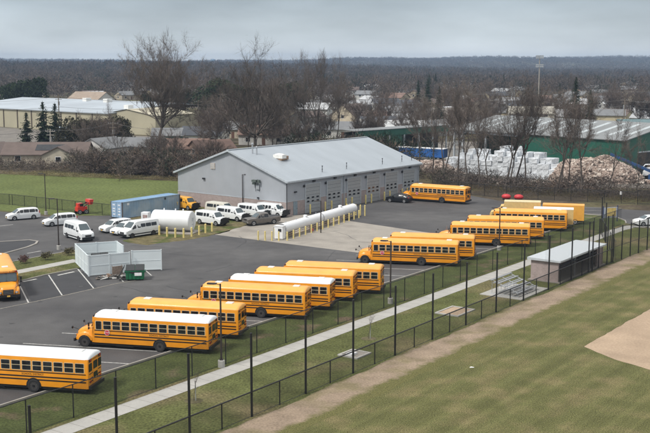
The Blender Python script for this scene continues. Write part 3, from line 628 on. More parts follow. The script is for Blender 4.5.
ev = [(2.75, .5, .72, .74, .84, .86, .78), (2.7, .4, .98, 1.02, .92, .92, .84), (2.2, .36, 1.12, 1.18, .98, .97, .86), (1.75, .34, 1.18, 1.26, 1.0, .98, .86), (1.15, .34, 1.22, 1.98, 1.0, .99, .76), (.85, .34, 1.22, 2.06, 1.0, .99, .80), (-2.4, .34, 1.22, 2.06, 1.0, .99, .80), (-2.68, .36, 1.2, 2.0, .99, .98, .78), (-2.76, .45, 1.0, 1.9, .96, .96, .76)]
ew = [(3, 4, .40, .97, .05, .75), (4, 6, .03, .17, .06, .74), (5, 6, .14, .30, .10, .74), (5, 6, .34, .50, .10, .74), (5, 6, .54, .97, .10, .74)]
EVAN = car('work_van', 'x', 'van', ev, ew, WPAINT, (1.85, -1.6), RIMW, dict(mx=1.5, mz=1.3, hl=(2.70, .74, .9, .1, .28, .2), tl=(-2.76, .9, 1.0, .05, .12, .4), gr=(2.74, 1.1, .88, .34), bump=(2.80, .55, 1.9, .26, BLK)), 'white vans parked beside the garage wall', .38, (3, 4), (8, 7, .3, .8))
# black push bumper
q = MB(); q.box((2.86, 0, .95), (.1, 1.5, .5)); q.tube((2.9, -.9, .75), (2.9, -.9, 1.2), .04); q.tube((2.9, .9, .75), (2.9, .9, 1.2), .04); q.tube((2.9, -.9, 1.15), (2.9, .9, 1.15), .04); q.build('push_bar', BLK, EVAN)
put(EVAN, -17.3, 158.3, 321, 'white van nearest the white tank, its black bumper by the yellow posts', copy=False)
put(EVAN, -14.5, 162.8, 322, 'white van second from the tank, its grille towards the lamp post')
put(EVAN, -11.4, 166.3, 322, 'white van just right of the lamp post by the garage')
put(EVAN, -8.4, 168.9 - 1.9, 322, 'white van closest to the garage corner, behind the grey pickup')
o = put(EVAN, -16.8, 168.2, 322, 'cream-coloured old van at the back against the garage wall'); swap(o, WPAINT, CREAM); o['group'] = 'vans against the garage wall'
YV = put(EVAN, -23.6, 175.4, 318, 'yellow cutaway van poking out behind the far end of the blue container'); swap(YV, WPAINT, YVAN); YV['group'] = 'yellow vehicles by the container'
pk = [(2.85, .5, .74, .76, .84, .86, .78), (2.8, .42, 1.0, 1.03, .94, .93, .86), (2.3, .38, 1.08, 1.13, .98, .96, .88), (1.35, .38, 1.12, 1.18, .98, .96, .86), (.6, .38, 1.15, 1.76, .98, .97, .70), (.3, .38, 1.15, 1.84, .98, .97, .74), (-.75, .38, 1.15, 1.82, .98, .97, .74), (-1.05, .38, 1.13, 1.2, .98, .97, .9), (-2.8, .4, 1.13, 1.2, .98, .97, .93), (-2.86, .5, 1.1, 1.16, .96, .95, .92)]
PICK = car('pickup_truck', 'grey-brown crew-cab pickup truck parked on the concrete apron', 'pickup truck', pk, [(3, 4, .45, .97, .05, .78), (4, 6, .05, .46, .06, .82), (5, 6, .32, .96, .06, .82)], GRYP, (1.85, -1.65), RIMW, dict(mx=1.0, mz=1.25, hl=(2.74, .74, .92, .12, .3, .2), tl=(-2.85, .88, .95, .05, .14, .36), gr=(2.83, .95, .9, .24), bump=(2.86, .58, 1.8, .2, CHROME)), None, .39, (3, 4), (7, 6, .2, .85))
MB().box((-1.95, 0, 1.185), (1.6, 1.6, .06)).build('truck_bed', BLK, PICK)
put(PICK, -9.7, 158.3, 213, copy=False)
sv = [(2.25, .36, .62, .64, .66, .68, .6), (2.18, .28, .82, .86, .84, .84, .76), (1.8, .24, .92, .98, .92, .9, .82), (1.2, .24, .98, 1.06, .93, .92, .82), (.4, .24, 1.02, 1.5, .93, .92, .62), (-.3, .24, 1.03, 1.56, .93, .92, .64), (-1.3, .24, 1.04, 1.5, .93, .92, .62), (-2.05, .28, 1.02, 1.12, .9, .88, .76), (-2.28, .36, .8, .84, .84, .84, .76)]
SUV = car('dark_car', 'black car parked in front of the garage doors beside a bus', 'car', sv, [(3, 4, .4, .97, .06, .78), (4, 5, .05, .95, .08, .82), (5, 6, .03, .9, .08, .8)], BLKP, (1.4, -1.35), RIMW, dict(mx=.75, mz=1.05, mm=BLKP, hl=(2.10, .66, .76, .16, .3, .12), tl=(-2.12, .78, .95, .12, .24, .14), gr=(2.2, .55, .9, .16)), None, .34, (3, 4), (7, 6, .1, .9))
put(SUV, 13.1, 184.0, 152, copy=False)
o = put(SUV, 49.0, 157.4, 196, 'white car cut off by the right edge of the photo'); swap(o, BLKP, WPAINT); o.name = 'white_car'; o['group'] = 'cars at the right edge'
# box truck, white-topped and pale boxes behind the last buses
def box_truck(name, label, loc, rz, ln, h, m, roofm, group=None):
    t = thing(name, loc, rz, label, 'truck', group)
    q = MB(); q.box((-ln / 2, 0, .62 + h / 2), (ln, 2.35, h))
    for s in (-1, 1):
        for k in range(int(ln / .6)): q.box((-.3 - k * .6, s * 1.18, .62 + h / 2), (.03, .02, h - .1))
    q.build('cargo_box', m, t, 30)
    q = MB(); q.box((-ln / 2, 0, .64 + h), (ln + .02, 2.38, .06)); q.build('roof', roofm, t)
    q = MB(); rg = []
    for x, zt, wd in ((.04, 2.3, 1.0), (.5, 2.25, 1.0), (1.0, 1.45, .98), (2.0, 1.25, .9), (2.2, .9, .85)): rg.append([(x, -wd, .5), (x, -wd, zt - .1), (x, -wd * .8, zt), (x, wd * .8, zt), (x, wd, zt - .1), (x, wd, .5)])
    q.loft(rg); q.build('cab', m, t, 40)
    q = MB(); q.panel([(1.0, -.85, 1.45), (1.0, .85, 1.45), (.5, .8, 2.25), (.5, -.8, 2.25)], .03, .97, .08, .92, .02); q.build('windshield', BGLASS, t)
    q = MB(); q.panel([(.1, -1.0, 1.3), (.85, -1.0, 1.3), (.5, -1.0, 2.1), (.1, -1.0, 2.1)], .08, .95, .05, .95, .02); q.panel([(.85, 1.0, 1.3), (.1, 1.0, 1.3), (.1, 1.0, 2.1), (.5, 1.0, 2.1)], .08, .95, .05, .95, .02); q.build('side_window', DGLASS, t)
    q = MB(); q.box((-ln / 2 + .6, 0, .5), (ln + 1, 1.0, .24)); q.box((2.2, 0, .55), (.1, 1.7, .2)); q.build('chassis', BLK, t)
    for s in (-1, 1):
        wheel(t, 1.4, s * .88, .42, .24, RIMW, s); wheel(t, -ln + 1.3, s * 1.02, .44, .32, RIMW, s)
        MB().box((-ln - .01, s * .95, .85), (.04, .12, .2)).build('tail_light', REDL, t)
    return t
TAN = mat('pale_yellow_paint', (.62, .44, .18), .6, var=.08)
def rearpt(x, y, deg, ln, off=1.18):
    d = Vector((cos(R(deg)), sin(R(deg)))); n = Vector((d.y, -d.x)); n = n if n.y > 0 else -n; c = Vector((x, y)) + d * ln + n * off; return (c.x, c.y, .012)
box_truck('box_truck', 'windowless yellow box truck behind the last school bus, one black wheel showing', rearpt(39.3, 157.6, 166, 6.2), R(166), 6.2, 2.25, mat('box_yellow', (.72, .36, .06), .5, var=.06), YROOF)
box_truck('box_truck', 'white-roofed truck wedged between the last bus and the yellow box truck', rearpt(36.8, 153.9, 167, 5.8), R(167), 5.8, 2.2, TAN, WROOF)
box_truck('box_truck', 'pale yellow truck farthest back in the row, only its roof showing', rearpt(33.5, 161.6, 168, 5.6), R(168), 5.6, 2.25, TAN, mat('pale_roof', (.66, .55, .33), .6))
# ------------------------------------------------------------------ the garage
WALL = ribs(mat('garage_wall_sheet', (.355, .375, .405), .55, .1, var=.05, scale=.5, rand=0), 0, 3.2, .35)
WALLY = ribs(mat('garage_gable_sheet', (.355, .375, .405), .55, .1, var=.05, scale=.5), 1, 3.2, .35)
GROOF = ribs(mat('garage_roof_sheet', (.37, .41, .445), .42, .25, var=.07, scale=.35, stretch=(1, .15, 1)), 0, 1.8, .8, .05)
BLOCK = mat('pink_block_wall', (.33, .27, .255), .9, var=.12, scale=1.5, bump=.3, bscale=6)
def blocks(m, c=(.40, .34, .32)):
    t = m.node_tree; n = t.nodes; p = n['Principled BSDF']; tcn = n.new('ShaderNodeTexCoord'); s = n.new('ShaderNodeSeparateXYZ'); t.links.new(tcn.outputs['Object'], s.inputs[0])
    ad = n.new('ShaderNodeMath'); t.links.new(s.outputs[0], ad.inputs[0]); t.links.new(s.outputs[1], ad.inputs[1]); cb = n.new('ShaderNodeCombineXYZ'); t.links.new(ad.outputs[0], cb.inputs[0]); t.links.new(s.outputs[2], cb.inputs[1])
    b = n.new('ShaderNodeTexBrick'); b.inputs['Scale'].default_value = 1; b.inputs['Brick Width'].default_value = .4; b.inputs['Row Height'].default_value = .2; b.inputs['Mortar Size'].default_value = .008
    src = p.inputs['Base Color'].links[0].from_socket; t.links.new(cb.outputs[0], b.inputs[0]); t.links.new(src, b.inputs['Color1'])
    v = n.new('ShaderNodeVectorMath'); v.operation = 'SCALE'; v.inputs['Scale'].default_value = .88; t.links.new(src, v.inputs[0]); t.links.new(v.outputs[0], b.inputs['Color2']); b.inputs['Mortar'].default_value = (*c, 1)
    t.links.new(b.outputs[0], p.inputs['Base Color'])
blocks(BLOCK)
GTRIM = mat('garage_trim', (.46, .50, .53), .5, .2); DTRIM = mat('dark_trim', (.06, .065, .07), .5)
DOORM = mat('roller_door', (.36, .375, .38), .5, .2, var=.05)
LAMPK = mat('wall_lamp_housing', (.02, .02, .022), .5)
GA = R(52); GC = (-6.2, 166.5); GL, GW, GE, GR = 38.6, 24.6, 5.75, 9.95
g = thing('garage_building', (GC[0], GC[1], 0), GA, 'long grey metal bus garage with a pale roof, pinkish block base and six roller doors', 'building')
ap = GR - .12
b = MB()
def gpoly(z0): return
# walls: long front wall, two gables, rear wall as 0.25 m thick slabs above the block base
b.box((GL / 2, .125, (2.3 + GE) / 2), (GL - .02, .25, GE - 2.3)); b.build('front_wall', WALL, g)
b = MB(); b.box((GL / 2, GW - .125, (2.3 + GE) / 2), (GL - .02, .25, GE - 2.3)); b.build('rear_wall', WALL, g)
for x0 in (0.0, GL - .25):
    b = MB(); pr_ = [(.26, 2.3), (GW - .26, 2.3), (GW - .26, GE + .05), (GW / 2, ap), (.26, GE + .05)]
    b.add([(x0, y, z) for y, z in pr_] + [(x0 + .25, y, z) for y, z in pr_], [(0, 1, 2, 3, 4)[::-1], (5, 6, 7, 8, 9)] + [(i, (i + 1) % 5, 5 + (i + 1) % 5, 5 + i) for i in range(5)]); b.build('gable_wall', WALLY, g)
b = MB(); b.box((GL / 2, GW / 2, 1.15), (GL + .08, GW + .08, 2.3)); b.build('block_base', BLOCK, g)
b = MB(); b.box((GL / 2, GW / 2, 2.32), (GL + .14, GW + .14, .07)); b.build('base_cap', GTRIM, g)
# roof: two slopes with thickness and overhang
oh = .55; sl_ = (GR - GE) / (GW / 2)
for s in (-1, 1):
    y0, z0 = (-oh, GE - oh * sl_ + .12) if s < 0 else (GW + oh, GE - oh * sl_ + .12)
    b = MB(); x0, x1 = -.45, GL + .45; yr = GW / 2
    b.add([(x0, y0, z0), (x1, y0, z0), (x1, yr, GR + .12), (x0, yr, GR + .12), (x0, y0, z0 - .14), (x1, y0, z0 - .14), (x1, yr, GR - .02), (x0, yr, GR - .02)],
          [(0, 1, 2, 3)[::-s], (4, 5, 6, 7)[::s], (0, 4, 5, 1), (1, 5, 6, 2), (3, 2, 6, 7), (0, 3, 7, 4)]); b.build('roof_slope', GROOF, g)
b = MB(); b.box((GL / 2, GW / 2, GR + .15), (GL + .9, .5, .06)); b.build('ridge_cap', GTRIM, g)
for s in (-1, 1):
    b = MB(); yy = -oh - .08 if s < 0 else GW + oh + .08; b.box((GL / 2, yy, GE - oh * sl_ + .0), (GL + .9, .15, .26)); b.build('gutter', GTRIM, g)
for x0 in (-.47, GL + .47):
    for s in (-1, 1):
        b = MB(); ya, yb = (-oh, GW / 2) if s < 0 else (GW + oh, GW / 2); za, zb = GE - oh * sl_ + .16, GR + .16
        b.add([(x0 - .03, ya, za), (x0 + .03, ya, za), (x0 + .03, yb, zb), (x0 - .03, yb, zb), (x0 - .03, ya, za - .32), (x0 + .03, ya, za - .32), (x0 + .03, yb, zb - .32), (x0 - .03, yb, zb - .32)], [(0, 1, 2, 3), (4, 5, 6, 7), (0, 1, 5, 4), (1, 2, 6, 5), (2, 3, 7, 6), (3, 0, 4, 7)]); b.build('barge_board', GTRIM, g)
b = MB(); b.box((GL / 2, -.03, GE - .22), (GL + .1, .08, .14)); b.build('eave_trim', DTRIM, g)
for x in (0.0, 14.9 + .4, GL): b = MB(); b.box((x, -.1, 2.9), (.12, .12, 5.5)); b.build('downpipe', GTRIM if x else DTRIM, g)
for k in range(6):
    x0 = 4.86 + k * 5.72; x1 = x0 + 3.74; hgt = 4.68
    d = MB(); y = -.055
    d.box(((x0 + x1) / 2, y, hgt / 2), (x1 - x0, .06, hgt))
    for j in range(1, 8): d.box(((x0 + x1) / 2, y - .032, hgt * j / 8), (x1 - x0 - .1, .012, .035), 1)
    do = d.build('roller_door', [DOORM, DTRIM], g)
    for r_ in range(2):
        for c in range(3):
            q = MB(); q.box((x0 + .62 + c * 1.25, y - .04, 1.86 + r_ * .60), (.60, .03, .27)); q.build('window_pane', DGLASS, do)
    q = MB()
    for x in (x0 - .09, x1 + .09): q.box((x, -.07, hgt / 2), (.16, .1, hgt))
    q.box(((x0 + x1) / 2, -.07, hgt + .09), (x1 - x0 + .36, .1, .16)); q.build('door_frame', GTRIM, g)
    q = MB(); q.box(((x0 + x1) / 2 + .2, -.16, 5.12), (.5, .26, .26)); q.box(((x0 + x1) / 2 + .2, -.2, 5.24), (.6, .3, .05)); q.build('wall_lamp', LAMPK, g)
    q = MB(); q.box((x0 - .45, -.14, 4.5), (.34, .2, .36)); q.build('door_opener', LAMPK, g)
dm = MB(); dm.box((2.2, -.075, 1.12), (1.0, .06, 2.2)); o = dm.build('side_door', mat('blue_grey_door', (.20, .25, .28), .5), g); q = MB(); q.box((2.58, -.12, 1.05), (.06, .05, .12)); q.build('handle', BLK, o)
q = MB(); q.box((2.2, -.15, 3.75), (.5, .24, .22)); q.build('wall_lamp', LAMPK, g)
# gable details (on the x = 0 face)
q = MB(); q.box((-.06, 16.1, 7.15), (.1, 1.0, 1.0)); 
for k in range(6): q.box((-.12, 16.1, 6.78 + k * .15), (.04, .84, .05), 1)
q.build('louvre', [mat('louvre_cream', (.50, .44, .38), .6), GTRIM], g)
q = MB(); q.box((-.16, 18.2, 4.9), (.26, .5, .26)); q.build('wall_lamp', LAMPK, g)
GRN = mat('antenna_green', (.085, .105, .095), .5)
q = MB(); q.tube((-.1, 6.0, 3.9), (-.1, 6.0, 5.6), .04); q.tube((-.1, 6.0, 5.3), (-.7, 6.5, 5.3), .03); q.box((-.5, 6.3, 5.35), (.5, .9, .35)); q.box((-.35, 5.5, 5.3), (.35, .4, .5)); q.box((-.3, 6.6, 4.9), (.4, .5, .35)); q.box((-.12, 5.95, 4.3), (.18, .7, .7), 1); q.build('wall_antenna', [GRN, GALV], g)
for yy in (5.6, 6.4): q = MB(); q.tube((-.14, yy, 3.6), (-.14, yy, 4.8), .03); q.build('ladder_rail', BLK, g)
q = MB(); q.box((-.15, 5.9, 2.55), (.22, .3, .22)); q.build('wall_lamp', LAMPK, g)
# roof furniture
def rz_(y): return GE + (GR - GE) * y / (GW / 2) + .12
UNIT = mat('roof_unit_white', (.75, .74, .70), .5); BRN = mat('roof_unit_rust', (.32, .22, .15), .7)
q = MB(); q.box((6.9, 7.2, rz_(7.2) + .45), (1.1, 2.0, .6)); q.box((6.9, 7.2, rz_(7.2) + .1), (.9, 1.7, .5), 1); q.box((7.9, 6.9, rz_(6.9) + .3), (.9, .9, .6), 1); q.sphere((6.9, 7.2, rz_(7.2) + .72), (.6, 1.0, .25), 12, 6); q.build('roof_unit', [UNIT, BRN], g, 35)
for dx, dy, h in ((3.4, 10.2, 1.5), (3.9, 9.7, 1.1)): q = MB(); q.tube((dx, dy, rz_(dy)), (dx, dy, rz_(dy) + h), .12); q.lathe((dx, dy, rz_(dy) + h), [(0, .2), (.2, .2), (.3, .05)], 10, axis='Z'); q.build('flue_pipe', GALV, g)
for x in (10.6, 17.4, 28.2, 34.5, 37.8):
    q = MB(); yy = 1.0; q.tube((x, yy, rz_(yy)), (x, yy, rz_(yy) + 1.1), .05); q.lathe((x, yy, rz_(yy) + .4), [(0, .09), (.14, .09)], 8, axis='Z'); q.lathe((x, yy, rz_(yy) + .95), [(0, .1), (.15, .1)], 8, axis='Z'); q.build('vent_pipe', BLK, g)
# yellow bollards
BOL = mat('bollard_yellow', (.68, .56, .22), .6, var=.12, scale=3)
bm_ = MB(); bm_.tube((0, 0, 0), (0, 0, 1.15), .14, n=12); bm_.sphere((0, 0, 1.15), (.14, .14, .06), 12, 5); BOLM = bm_.mesh('bollard', BOL, 50)
bs_ = MB(); bs_.tube((0, 0, 0), (0, 0, 1.05), .11, n=10); bs_.sphere((0, 0, 1.05), (.11, .11, .05), 10, 5); BOLS = bs_.mesh('bollard', BOL, 50)
def gl(x, y): c, s = cos(GA), sin(GA); return (GC[0] + c * x - s * y, GC[1] + s * x + c * y)
def bollard(p, label, group, me=BOLM, s=1): o = bpy.data.objects.new('bollard', me); COL.objects.link(o); o.location = (p[0], p[1], .012); o.scale = (1, 1, s); tag(o, label, 'bollard', group)
ORD = 'first second third fourth fifth sixth seventh eighth ninth tenth eleventh twelfth thirteenth fourteenth'.split()
dn = ['first', 'second', 'third', 'fourth', 'fifth', 'sixth']
for k in range(6):
    for j, x in enumerate((4.75 + k * 5.72, 8.75 + k * 5.72)):
        if k == 5 and j: continue
        bollard(gl(x, -1.1), 'yellow bollard at the %s side of the %s garage door from the corner' % (('near', 'far')[j], dn[k]), 'yellow bollards at the garage doors', s=1.3)
# ------------------------------------------------------------------ white propane tanks in a ring of bollards
TANKW = mat('tank_white', (.74, .75, .76), .45, var=.04, scale=.7)
LA = R(63.5)
def tankshell(q, ln, r, z, n=28):
    pr_ = []; 
    for i in range(7): a = pi / 2 * i / 6; pr_.append((-ln / 2 + r * .55 * (1 - sin(a)) , max(r * cos(pi / 2 - a), .01) if i else .01))
    pr_ = [(-ln / 2 + r * .55 * (1 - math.sqrt(max(0, 1 - (1 - i / 6) ** 2))) if False else -ln / 2 + r * .55 * (1 - sin(pi / 2 * i / 6)), max(.01, r * sin(pi / 2 * i / 6 + 0) if i else .01)) for i in range(7)]
    pr_ = [(-ln / 2 + r * .55 * (1 - cos(pi / 2 - pi / 2 * (1 - i / 6)) ), r * max(.01, sin(pi / 2 * i / 6))) for i in range(7)]
    pr_ = [(-ln / 2 + r * .55 * (1 - sin(pi / 2 * i / 6)) * 1.0, r * max(.012, math.sqrt(max(0, 1 - (1 - i / 6) ** 2)))) for i in range(7)]
    full = pr_ + [(-a, b_) for a, b_ in reversed(pr_)]
    q.lathe((0, 0, z), full, n, axis='X')
def propane(label, c):
    t = thing('propane_tank', (c[0], c[1], .018), LA, label, 'propane tank', 'white propane tanks')
    q = MB(); tankshell(q, 12.0, .74, 1.35); q.build('shell', TANKW, t, 40)
    for x in (-3.6, 3.6): q = MB(); q.box((x, 0, .38), (.5, 1.1, .76)); q.build('saddle', CONC, t)
    q = MB(); q.lathe((1.2, 0, 2.05), [(0, .3), (.3, .3), (.36, .2)], 14, axis='Z'); q.build('dome_cover', TANKW, t)
    for x in (-4.8, -1.6, 4.6): q = MB(); q.tube((x, 0, 2.05), (x, 0, 2.3), .06); q.build('valve', GALV, t)
    for x in (-5.4, 5.2):
        q = MB()
        for s in (-1, 1): q.tube((x, s * .5, 0), (x, s * .5, 1), .05)
        q.build('support_leg', GALV, t)
    return t
du = Vector((cos(LA), sin(LA))); dv = Vector((-du.y, du.x)); P0 = Vector((-5.9, 145.6))
propane('long white propane tank lying nearest the camera on the concrete apron', P0 + du * 5.6)
propane('long white propane tank lying nearer the garage doors, its domed end by the far posts', P0 + du * 17.3)
t = thing('pump_cabinet', (*(P0 + du * -.9), .018), LA, 'white pump cabinet at the near end of the propane tanks', 'cabinet')
q = MB(); q.box((0, 0, .95), (.8, 1.3, 1.7)); q.box((0, 0, 1.85), (.9, 1.4, .1)); q.build('cabinet', TANKW, t)
q = MB(); q.box((-.42, -.2, 1.3), (.05, .5, .4)); q.build('gauge_panel', LAMPK, t)
q = MB(); q.tube((-.2, .9, 0), (-.2, .9, 1.6), .05); q.tube((-.2, .9, 1.6), (.4, .3, 1.6), .05); q.build('pipe', GALV, t)
q = MB()
for x in np.arange(.5, 23, .9): q.box((float(x), -.95, .35 + .2 * (int(x * 3) % 3)), (.35, .12, .5))
pm = thing('pipework', (*P0, .018), LA, 'grey pipework and valves running under the two propane tanks', 'pipework')
for z in (.35, .65): MB().tube((.2, -.8, z), (22.6, -.8, z), .05).build('pipe', BRN, pm)
for x in (2, 5, 8, 11, 14, 17, 20): q = MB(); q.tube((x, -.8, 0), (x, -.8, .8), .04); q.build('stand', GALV, pm)
q = MB(); q.box((0, 0, .32), (.7, .12, .4)); o = q.build('red_cabinet', REDL, loc=(*(P0 + du * 6.4 - dv * 1.28), .018), rz=LA); tag(o, 'small red box behind the yellow posts below the near propane tank', 'box')
for k in range(14): p = P0 + du * (k * 1.83 - 1.6) - dv * 1.55; bollard(p, 'yellow bollard in front of the propane tanks, %s from the pump cabinet' % ORD[k], 'yellow bollards in front of the propane tanks', BOLS, 1.15)
for k in range(4): p = P0 + du * (-2.3) + dv * (-.6 + k * .95) - du * .25 * k; bollard(p, 'yellow bollard left of the pump cabinet, %s of four from the front' % ORD[k], 'yellow bollards at the near end of the propane tanks', BOLS, 1.2)
for k in range(5): p = P0 + du * (24.6) + dv * (-1.4 + k * .8) + du * .2; bollard(p, 'tall yellow bollard past the domed tank end, %s of five from the front' % ORD[k], 'yellow bollards at the far end of the propane tanks', BOLS, 1.6)
for k in range(10): p = P0 + du * (k * 2.5 + .4) + dv * 1.6; bollard(p, 'yellow bollard hidden behind the propane tanks, %s from the pump cabinet' % ORD[k], 'yellow bollards behind the propane tanks', BOLS, 1.1)
# ------------------------------------------------------------------ fat white tank on its slab
t = thing('storage_tank', (-22.1, 151.2, .018), R(-16), 'fat white cylindrical storage tank on a low slab beside the blue container', 'storage tank')
q = MB(); q.lathe((0, 0, 1.72), [(-3.0, .02), (-3.0, 1.32), (-2.9, 1.42), (2.9, 1.42), (3.0, 1.32), (3.0, .02)], 36, axis='X'); q.build('shell', TANKW, t, 40)
q = MB(); q.box((3.01, 0, 1.9), (.03, .18, .5)); q.box((3.01, 0, 1.2), (.03, .4, .1)); q.tube((3.1, .3, .4), (3.1, .3, 2.2), .03); q.build('gauge', GTRIM, t)
for x in (-2, 2): q = MB(); q.box((x, 0, .35), (.3, 2.0, .4)); q.build('saddle', GALV, t)
for x in (-1.4, .4, 1.6): q = MB(); q.tube((x, 0, 3.1), (x, 0, 3.4), .1); q.build('vent', TANKW, t)
q = MB(); q.box((0, 0, .05), (7.4, 4.0, .16)); q.build('slab', CONC, t)
t = thing('fuel_cabinet', (-26.6, 154.3, .018), R(-16), 'white and grey fuel cabinet behind the left end of the fat white tank', 'cabinet')
q = MB(); q.box((0, 0, 1.25), (1.1, 1.0, 2.4)); q.build('cabinet', TANKW, t); q = MB(); q.box((.1, -.51, 1.8), (.7, .04, .6)); q.build('panel', mat('panel_red_grey', (.36, .26, .24), .6, var=.4, scale=4), t)
q = MB(); q.box((1.0, .1, 1.3), (.7, .6, .12)); q.build('shelf', GALV, t)
for k, p in enumerate([(-23.7, 148.3), (-22.4, 147.0), (-21.1, 146.1), (-19.9, 145.9), (-18.9, 146.9), (-18.0, 148.3), (-17.3, 150.1), (-16.5, 151.5)]):
    bollard(p, 'yellow post %s guarding the fat white tank' % ['at the left end of the row', 'second from the left', 'third from the left', 'fourth from the left', 'fourth from the right', 'third from the right', 'second from the right', 'at the right end of the row'][k], 'yellow bollards round the fat white tank', BOLM, 1.12)
# ------------------------------------------------------------------ blue container
BLUE = mat('container_blue', (.23, .34, .46), .5, var=.10, scale=.6, col2=(.32, .40, .47), c2scale=.4)
BLUER = mat('container_roof', (.26, .40, .56), .5, var=.10, scale=.6)
BLUED = mat('container_post', (.10, .09, .09), .6)
t = thing('shipping_container', (-32.0, 163.8, .02), R(54.5), 'long pale-blue shipping container with white door markings beside the left field', 'container')
q = MB(); ln = 13.2; W_ = 2.44; H_ = 2.62
def corr(y, s):
    vs = []; fs = []; n = int(ln / .14)
    for i in range(n + 1):
        d = .035 if (i // 2) % 2 else 0; x = .12 + (ln - .24) * i / n; vs += [(x, y + s * (-d), .14), (x, y + s * (-d), H_ - .1)]
    for i in range(n): a = (2 * i, 2 * i + 2, 2 * i + 3, 2 * i + 1); fs.append(a if s < 0 else a[::-1])
    q.add(vs, fs)
corr(0, -1); corr(W_, 1); q.build('side_panels', BLUE, t)
q = MB(); q.box((ln / 2, W_ / 2, H_ - .06), (ln, W_ - .02, .04)); 
for k in range(40): q.box((.3 + k * .325, W_ / 2, H_ - .02), (.12, W_ - .3, .03))
q.build('roof', BLUER, t)
q = MB()
for x in (.06, ln - .06):
    for y in (.0, W_): q.box((x, y, H_ / 2), (.16, .16, H_), 0)
for y in (.0, W_):
    for z in (.07, H_ - .06): q.box((ln / 2, y, z), (ln - .16, .12, .14), 1)
q.build('frame', [BLUED, BLUE], t)
for s in (0, 1):
    q = MB(); yc = .63 + s * 1.18; q.box((.05, yc, H_ / 2), (.06, 1.1, H_ - .26)); d = q.build('door', mat('container_door', (.30, .44, .60), .5, var=.1), t)
    for y in (-.3, .25): MB().tube((.0, yc + y, .15), (.0, yc + y, H_ - .15), .022).build('lock_bar', GTRIM, d)
    for z in (.6, 1.1, 1.5, 2.1): q = MB(); q.box((.012, yc + .02, z), (.02, .55, .16)); q.build('door_marking', WHT, d)
q = MB(); q.box((ln + .0, W_ / 2, H_ / 2), (.06, W_ - .1, H_ - .2)); q.build('end_panel', BLUE, t)
q = MB(); q.box((1.35, -.02, 2.2), (.5, .02, .34)); q.build('sticker', WHT, t)
q = MB(); q.box((9.7, -.02, 2.2), (.35, .02, .34)); q.build('vent_cover', BLK, t)
q = MB(); q.box((12.6, -.02, 1.1), (.12, .02, .4)); q.box((12.6, -.03, 1.3), (.5, .02, .06)); q.build('lock_box', BOL, t)
# ------------------------------------------------------------------ white vinyl enclosure with open gate
VINYL = mat('white_vinyl', (.66, .72, .74), .5, var=.03, scale=.6)
def vinyl(name, a, b, label, h=2.4, z=.05, cat='fence panel'):
    a = Vector(a); b = Vector(b); ln = (b - a).length; rz = math.atan2((b - a).y, (b - a).x); n = max(1, round(ln / 2.4)); 
    t = thing(name, (a.x, a.y, z), rz, label, cat)
    for k in range(n):
        x0, x1 = ln * k / n + .07, ln * (k + 1) / n - .07; q = MB(); q.box(((x0 + x1) / 2, 0, h / 2 + .03), (x1 - x0, .05, h - .1))
        m_ = int((x1 - x0) / .2)
        for j in range(1, m_): q.box((x0 + (x1 - x0) * j / m_, 0, h / 2), (.012, .058, h - .14), 0)
        q.build('panel', VINYL, t)
    for z_ in (.12, h * .5, h - .04): q = MB(); q.box((ln / 2, 0, z_), (ln, .09, .12 if z_ != h * .5 else .08)); q.build('rail', VINYL, t)
    for k in range(n + 1): q = MB(); q.box((ln * k / n, 0, h / 2), (.13, .13, h + .02)); q.box((ln * k / n, 0, h + .03), (.17, .17, .05)); q.build('post', VINYL, t)
    return t
vinyl('vinyl_fence', (-30.6, 126.8), (-27.3, 118.9), 'left wall of the white vinyl bin enclosure facing the parking stalls', cat='fence')
vinyl('vinyl_fence', (-27.2, 118.8), (-22.9, 121.1), 'front wall of the white vinyl enclosure behind the rubbish heap', cat='fence')
vinyl('vinyl_fence', (-30.5, 126.9), (-26.0, 128.7), 'back wall of the white vinyl bin enclosure', cat='fence')
vinyl('vinyl_fence', (-25.9, 128.7), (-24.5, 125.6), 'short right-hand wall of the white vinyl enclosure', cat='fence')
gt = vinyl('vinyl_gate', (-22.75, 121.6), (-19.4, 122.3), 'white vinyl gate swung wide open to the right of the green dumpster', z=.12, cat='gate')
DGRN = mat('dumpster_green', (.012, .14, .06), .5, var=.15, scale=1.5); DBLK = mat('dumpster_black', (.02, .022, .022), .6)
def dumpster(label, loc, rz, m, lid):
    t = thing('dumpster', loc, rz, label, 'dumpster')
    q = MB(); q.loft([[(-1.0, -.8, .15), (1.0, -.8, .15), (1.0, .7, .15), (-1.0, .7, .15)], [(-1.05, -.85, 1.15), (1.05, -.85, 1.15), (1.05, .8, 1.5), (-1.05, .8, 1.5)]]); 
    for k in range(5): q.box((-.84 + .42 * k, -.86, .7), (.07, .06, .9))
    q.box((0, -.87, 1.1), (2.2, .1, .1)); q.build('bin', m, t)
    for s in (-1, 1): q = MB(); q.add([(s * .53 - .5, -.88, 1.22), (s * .53 + .5, -.88, 1.22), (s * .53 + .5, .84, 1.58), (s * .53 - .5, .84, 1.58), (s * .53 - .5, -.88, 1.17), (s * .53 + .5, -.88, 1.17), (s * .53 + .5, .84, 1.52), (s * .53 - .5, .84, 1.52)], [(0, 1, 2, 3), (7, 6, 5, 4), (0, 4, 5, 1), (1, 5, 6, 2), (2, 6, 7, 3), (3, 7, 4, 0)]); q.build('lid', lid, t)
    for s in (-1, 1): q = MB(); q.box((s * 1.12, -.1, .95), (.12, .9, .16)); q.build('lifting_sleeve', m, t)
    for x in (-.8, .8):
        for y in (-.6, .55): q = MB(); q.lathe((x, y, .09), [(-.03, .09), (.03, .09)], 10, axis='Y'); q.build('castor', BLK, t)
    return t
d = dumpster('green front-load dumpster with black lids in front of the open white gate', (-21.6, 117.3, .02), R(8), DGRN, DBLK)
